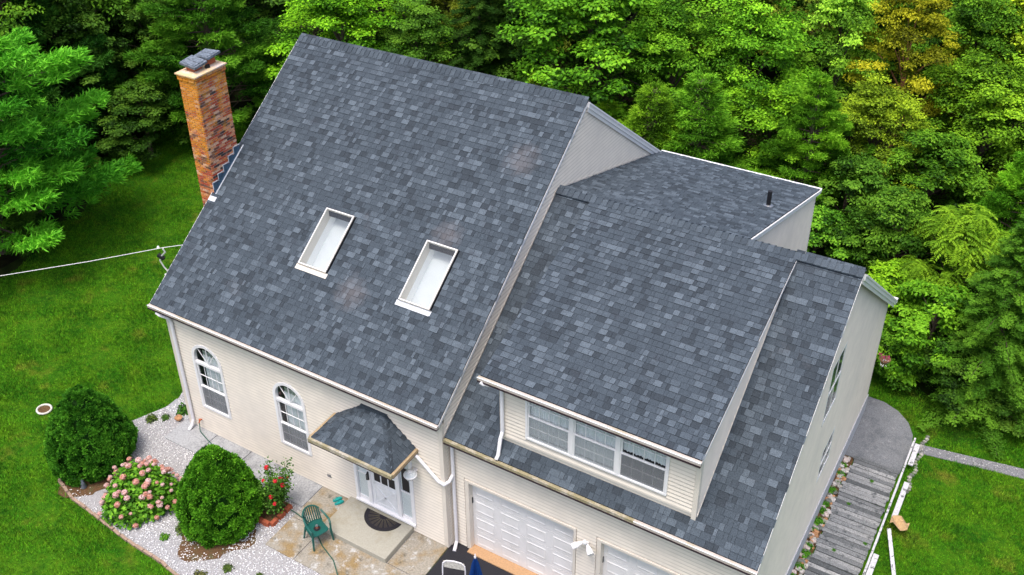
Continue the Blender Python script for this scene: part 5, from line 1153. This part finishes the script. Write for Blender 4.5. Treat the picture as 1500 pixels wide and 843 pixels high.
# hydrangea
hy = empty('hydrangea_bush', (-7.5, -2.72, .02), 'hydrangea bush with pink flower heads between the two clipped shrubs', 'flowering shrub')
g_ = np.random.default_rng(4)
def dome(n, R_, H_, g_, lo=0):
    d = rnd(n, g_); d[:, 2] = np.abs(d[:, 2]); s = 1+.12*np.sin(3*np.arctan2(d[:, 1], d[:, 0])); return np.stack([d[:, 0]*R_*s, d[:, 1]*R_*.95*s, d[:, 2]*H_+lo], 1), d
n = 5200; P, d = dome(n, .98, .86, g_, .05); P *= g_.uniform(.55, 1.02, (n, 1)); Nn = unit(d*.5+np.array([0, 0, .7])+g_.normal(size=P.shape)*.35); Dd = unit(np.cross(Nn, g_.normal(size=P.shape))+d*.3); Dd = unit(Dd-Nn*(Dd*Nn).sum(1, keepdims=True)); sz = g_.uniform(.08, .14, n)
o = link('foliage', leaves(P, Dd, Nn, sz, sz*.72, .45+g_.normal(0, .28, n), 'foliage'), hy); o.color = (.075, .230, .016, 1)
q = MB()
for i in range(14): a = i*2.4; q.tube([(0, 0, 0), (.5*math.cos(a), .5*math.sin(a), .5), (.85*math.cos(a), .85*math.sin(a), .55+.2*(i % 3))], [.015, .01, .005], 4)
q.build('stem', 'bark', hy)
hm = []
for s in range(5):
    q = MB(); g2 = np.random.default_rng(60+s)
    for i in range(90):
        v = Vector(rnd(1, g2)[0]); v.z = v.z if v.z > -.35 else -v.z; p = v*.088*Vector((1, 1, .8)).length/1.62; x = v.orthogonal().normalized(); yv = v.cross(x); rr2 = .020; a = g2.uniform(0, 1.5)
        q.add([p+(x*math.cos(a+k*math.pi/2)+yv*math.sin(a+k*math.pi/2))*rr2+v*(.004 if k % 2 else 0) for k in range(4)], [(0, 1, 2, 3)], min(1, max(0, g2.normal(.25+.16*s, .22))))
    q.lathe([(.02, -.05), (.062, -.03), (.072, .01), (.05, .05), (.01, .068)], (0, 0, 0), 9, .25); hm.append(q.mesh('flower_head', 'pink'))
P, d = dome(96, 1.0, .90, g_, .08)
cam_side = np.array([.45, -.75, .5])
cnt = 0
for i in range(96):
    o = link('flower_head', hm[i % 5], hy); o.location = P[i]*g_.uniform(.98, 1.08); s = g_.uniform(.5, .98); o.scale = (s, s, s*.85); o.rotation_euler = (g_.uniform(-.4, .4), g_.uniform(-.4, .4), g_.uniform(0, 6))
# rose bush
rbz = empty('rose_bush', (-4.42, -1.22, .03), 'loose rose bush with red blooms beside the right clipped shrub', 'flowering shrub')
n = 3000; g_ = np.random.default_rng(14); stems = [(g_.uniform(-.42, .48), g_.uniform(-.4, .42), g_.uniform(.55, 1.45)) for _ in range(17)]
c = np.array(stems)[g_.integers(0, 17, n)]; u = g_.uniform(.35, 1, n)[:, None]; P = c*u+g_.normal(size=(n, 3))*.10; P[:, 2] = np.abs(P[:, 2]); Nn = unit(np.array([0, 0, .7])+g_.normal(size=P.shape)*.5); Dd = unit(np.cross(Nn, g_.normal(size=P.shape))); sz = g_.uniform(.045, .085, n)
o = link('foliage', leaves(P, Dd, Nn, sz, sz*.6, .5+g_.normal(0, .25, n), 'foliage'), rbz); o.color = (.045, .130, .016, 1)
q = MB()
for s in stems: q.tube([(0, 0, 0), (s[0]*.6, s[1]*.6, s[2]*.55), s], [.012, .008, .004], 4)
q.build('stem', 'bark', rbz)
q = MB()
for i in range(40):
    v = Vector(rnd(1, g_)[0]); v.z = abs(v.z); p = v*.045; x = v.orthogonal().normalized(); yv = v.cross(x); q.add([p+x*.03, p+yv*.03, p-x*.03, p-yv*.03], [(0, 1, 2, 3)])
rm = q.mesh('rose_bloom', 'red')
for s in [stems[i] for i in (0, 2, 4, 5, 7, 9, 11, 13, 15)]: o = link('rose_bloom', rm, rbz); o.location = (s[0], s[1], s[2]+.03); k = g_.uniform(.7, 1.35); o.scale = (k, k, k)
# weeds: small tufts at the gravel, patio and stone row
wd = []
for s in range(3):
    g3 = np.random.default_rng(90+s); n = 220; P, d = dome(n, .12, .09, g3); Nn = unit(d+np.array([0, 0, .5])+g3.normal(size=P.shape)*.3); Dd = unit(np.cross(Nn, g3.normal(size=P.shape))); wd.append(leaves(P*g3.uniform(.3, 1, (n, 1)), Dd, Nn, .045, .028, .5+g3.normal(0, .25, n), 'weed'))
WD = [(-9.05, .25, 2.2, MD, 'green weed clump at the left house corner on the gravel'), (-9.6, -.5, 1.6, OL, 'olive weed patch on the gravel near the lawn edge'), (-9.3, -.25, 1.2, (.05, .12, .02), 'thin weed by the grey paving near the left corner'),
      (-6.1, -3.3, 1.1, BR_, 'small green weed on the gravel below the hydrangea'), (-5.9, -2.9, 1.8, OL, 'olive weed clump on the gravel left of the right clipped shrub'), (-4.1, -3.2, 1.2, OL, 'small weed on the gravel right of the right clipped shrub'), (-4.5, -3.7, 1.5, (.09, .10, .03), 'brownish weed in the gravel near the lower edge'), (-3.3, -3.0, 1.0, OL, 'tiny weed in the gravel below the patio corner')]
for i, (x, y, s, c, lab) in enumerate(WD):
    o = link('weed', wd[i % 3], None, lab, 'weed'); o.location = (x, y, H1(x, y)+.03); o.scale = (s, s, s); o.color = (*c, 1)
for i in range(13):
    yy = 3.7+i*.4+pr_.uniform(-.15, .15); o = link('weed', wd[i % 3], None, 'green weed clump growing among the stones beside the boardwalk', 'weed', 'weeds beside the boardwalk'); o.location = (7.12+pr_.uniform(-.04, .06), yy, -.93); s = pr_.uniform(.7, 1.5); o.scale = (s, s, s*1.3); o.color = (.05, .19, .015, 1)
for i, (x, y) in enumerate(((7.9, 8.2), (7.6, 7.1), (8.3, 6.0), (8.1, 4.6), (7.7, 5.4))):
    o = link('weed', wd[i % 3], None, 'small weed sprouting between the boardwalk planks', 'weed', 'weeds between the planks'); o.location = (x, y, -.87); o.scale = (.5, .5, .3); o.color = (.04, .14, .015, 1)
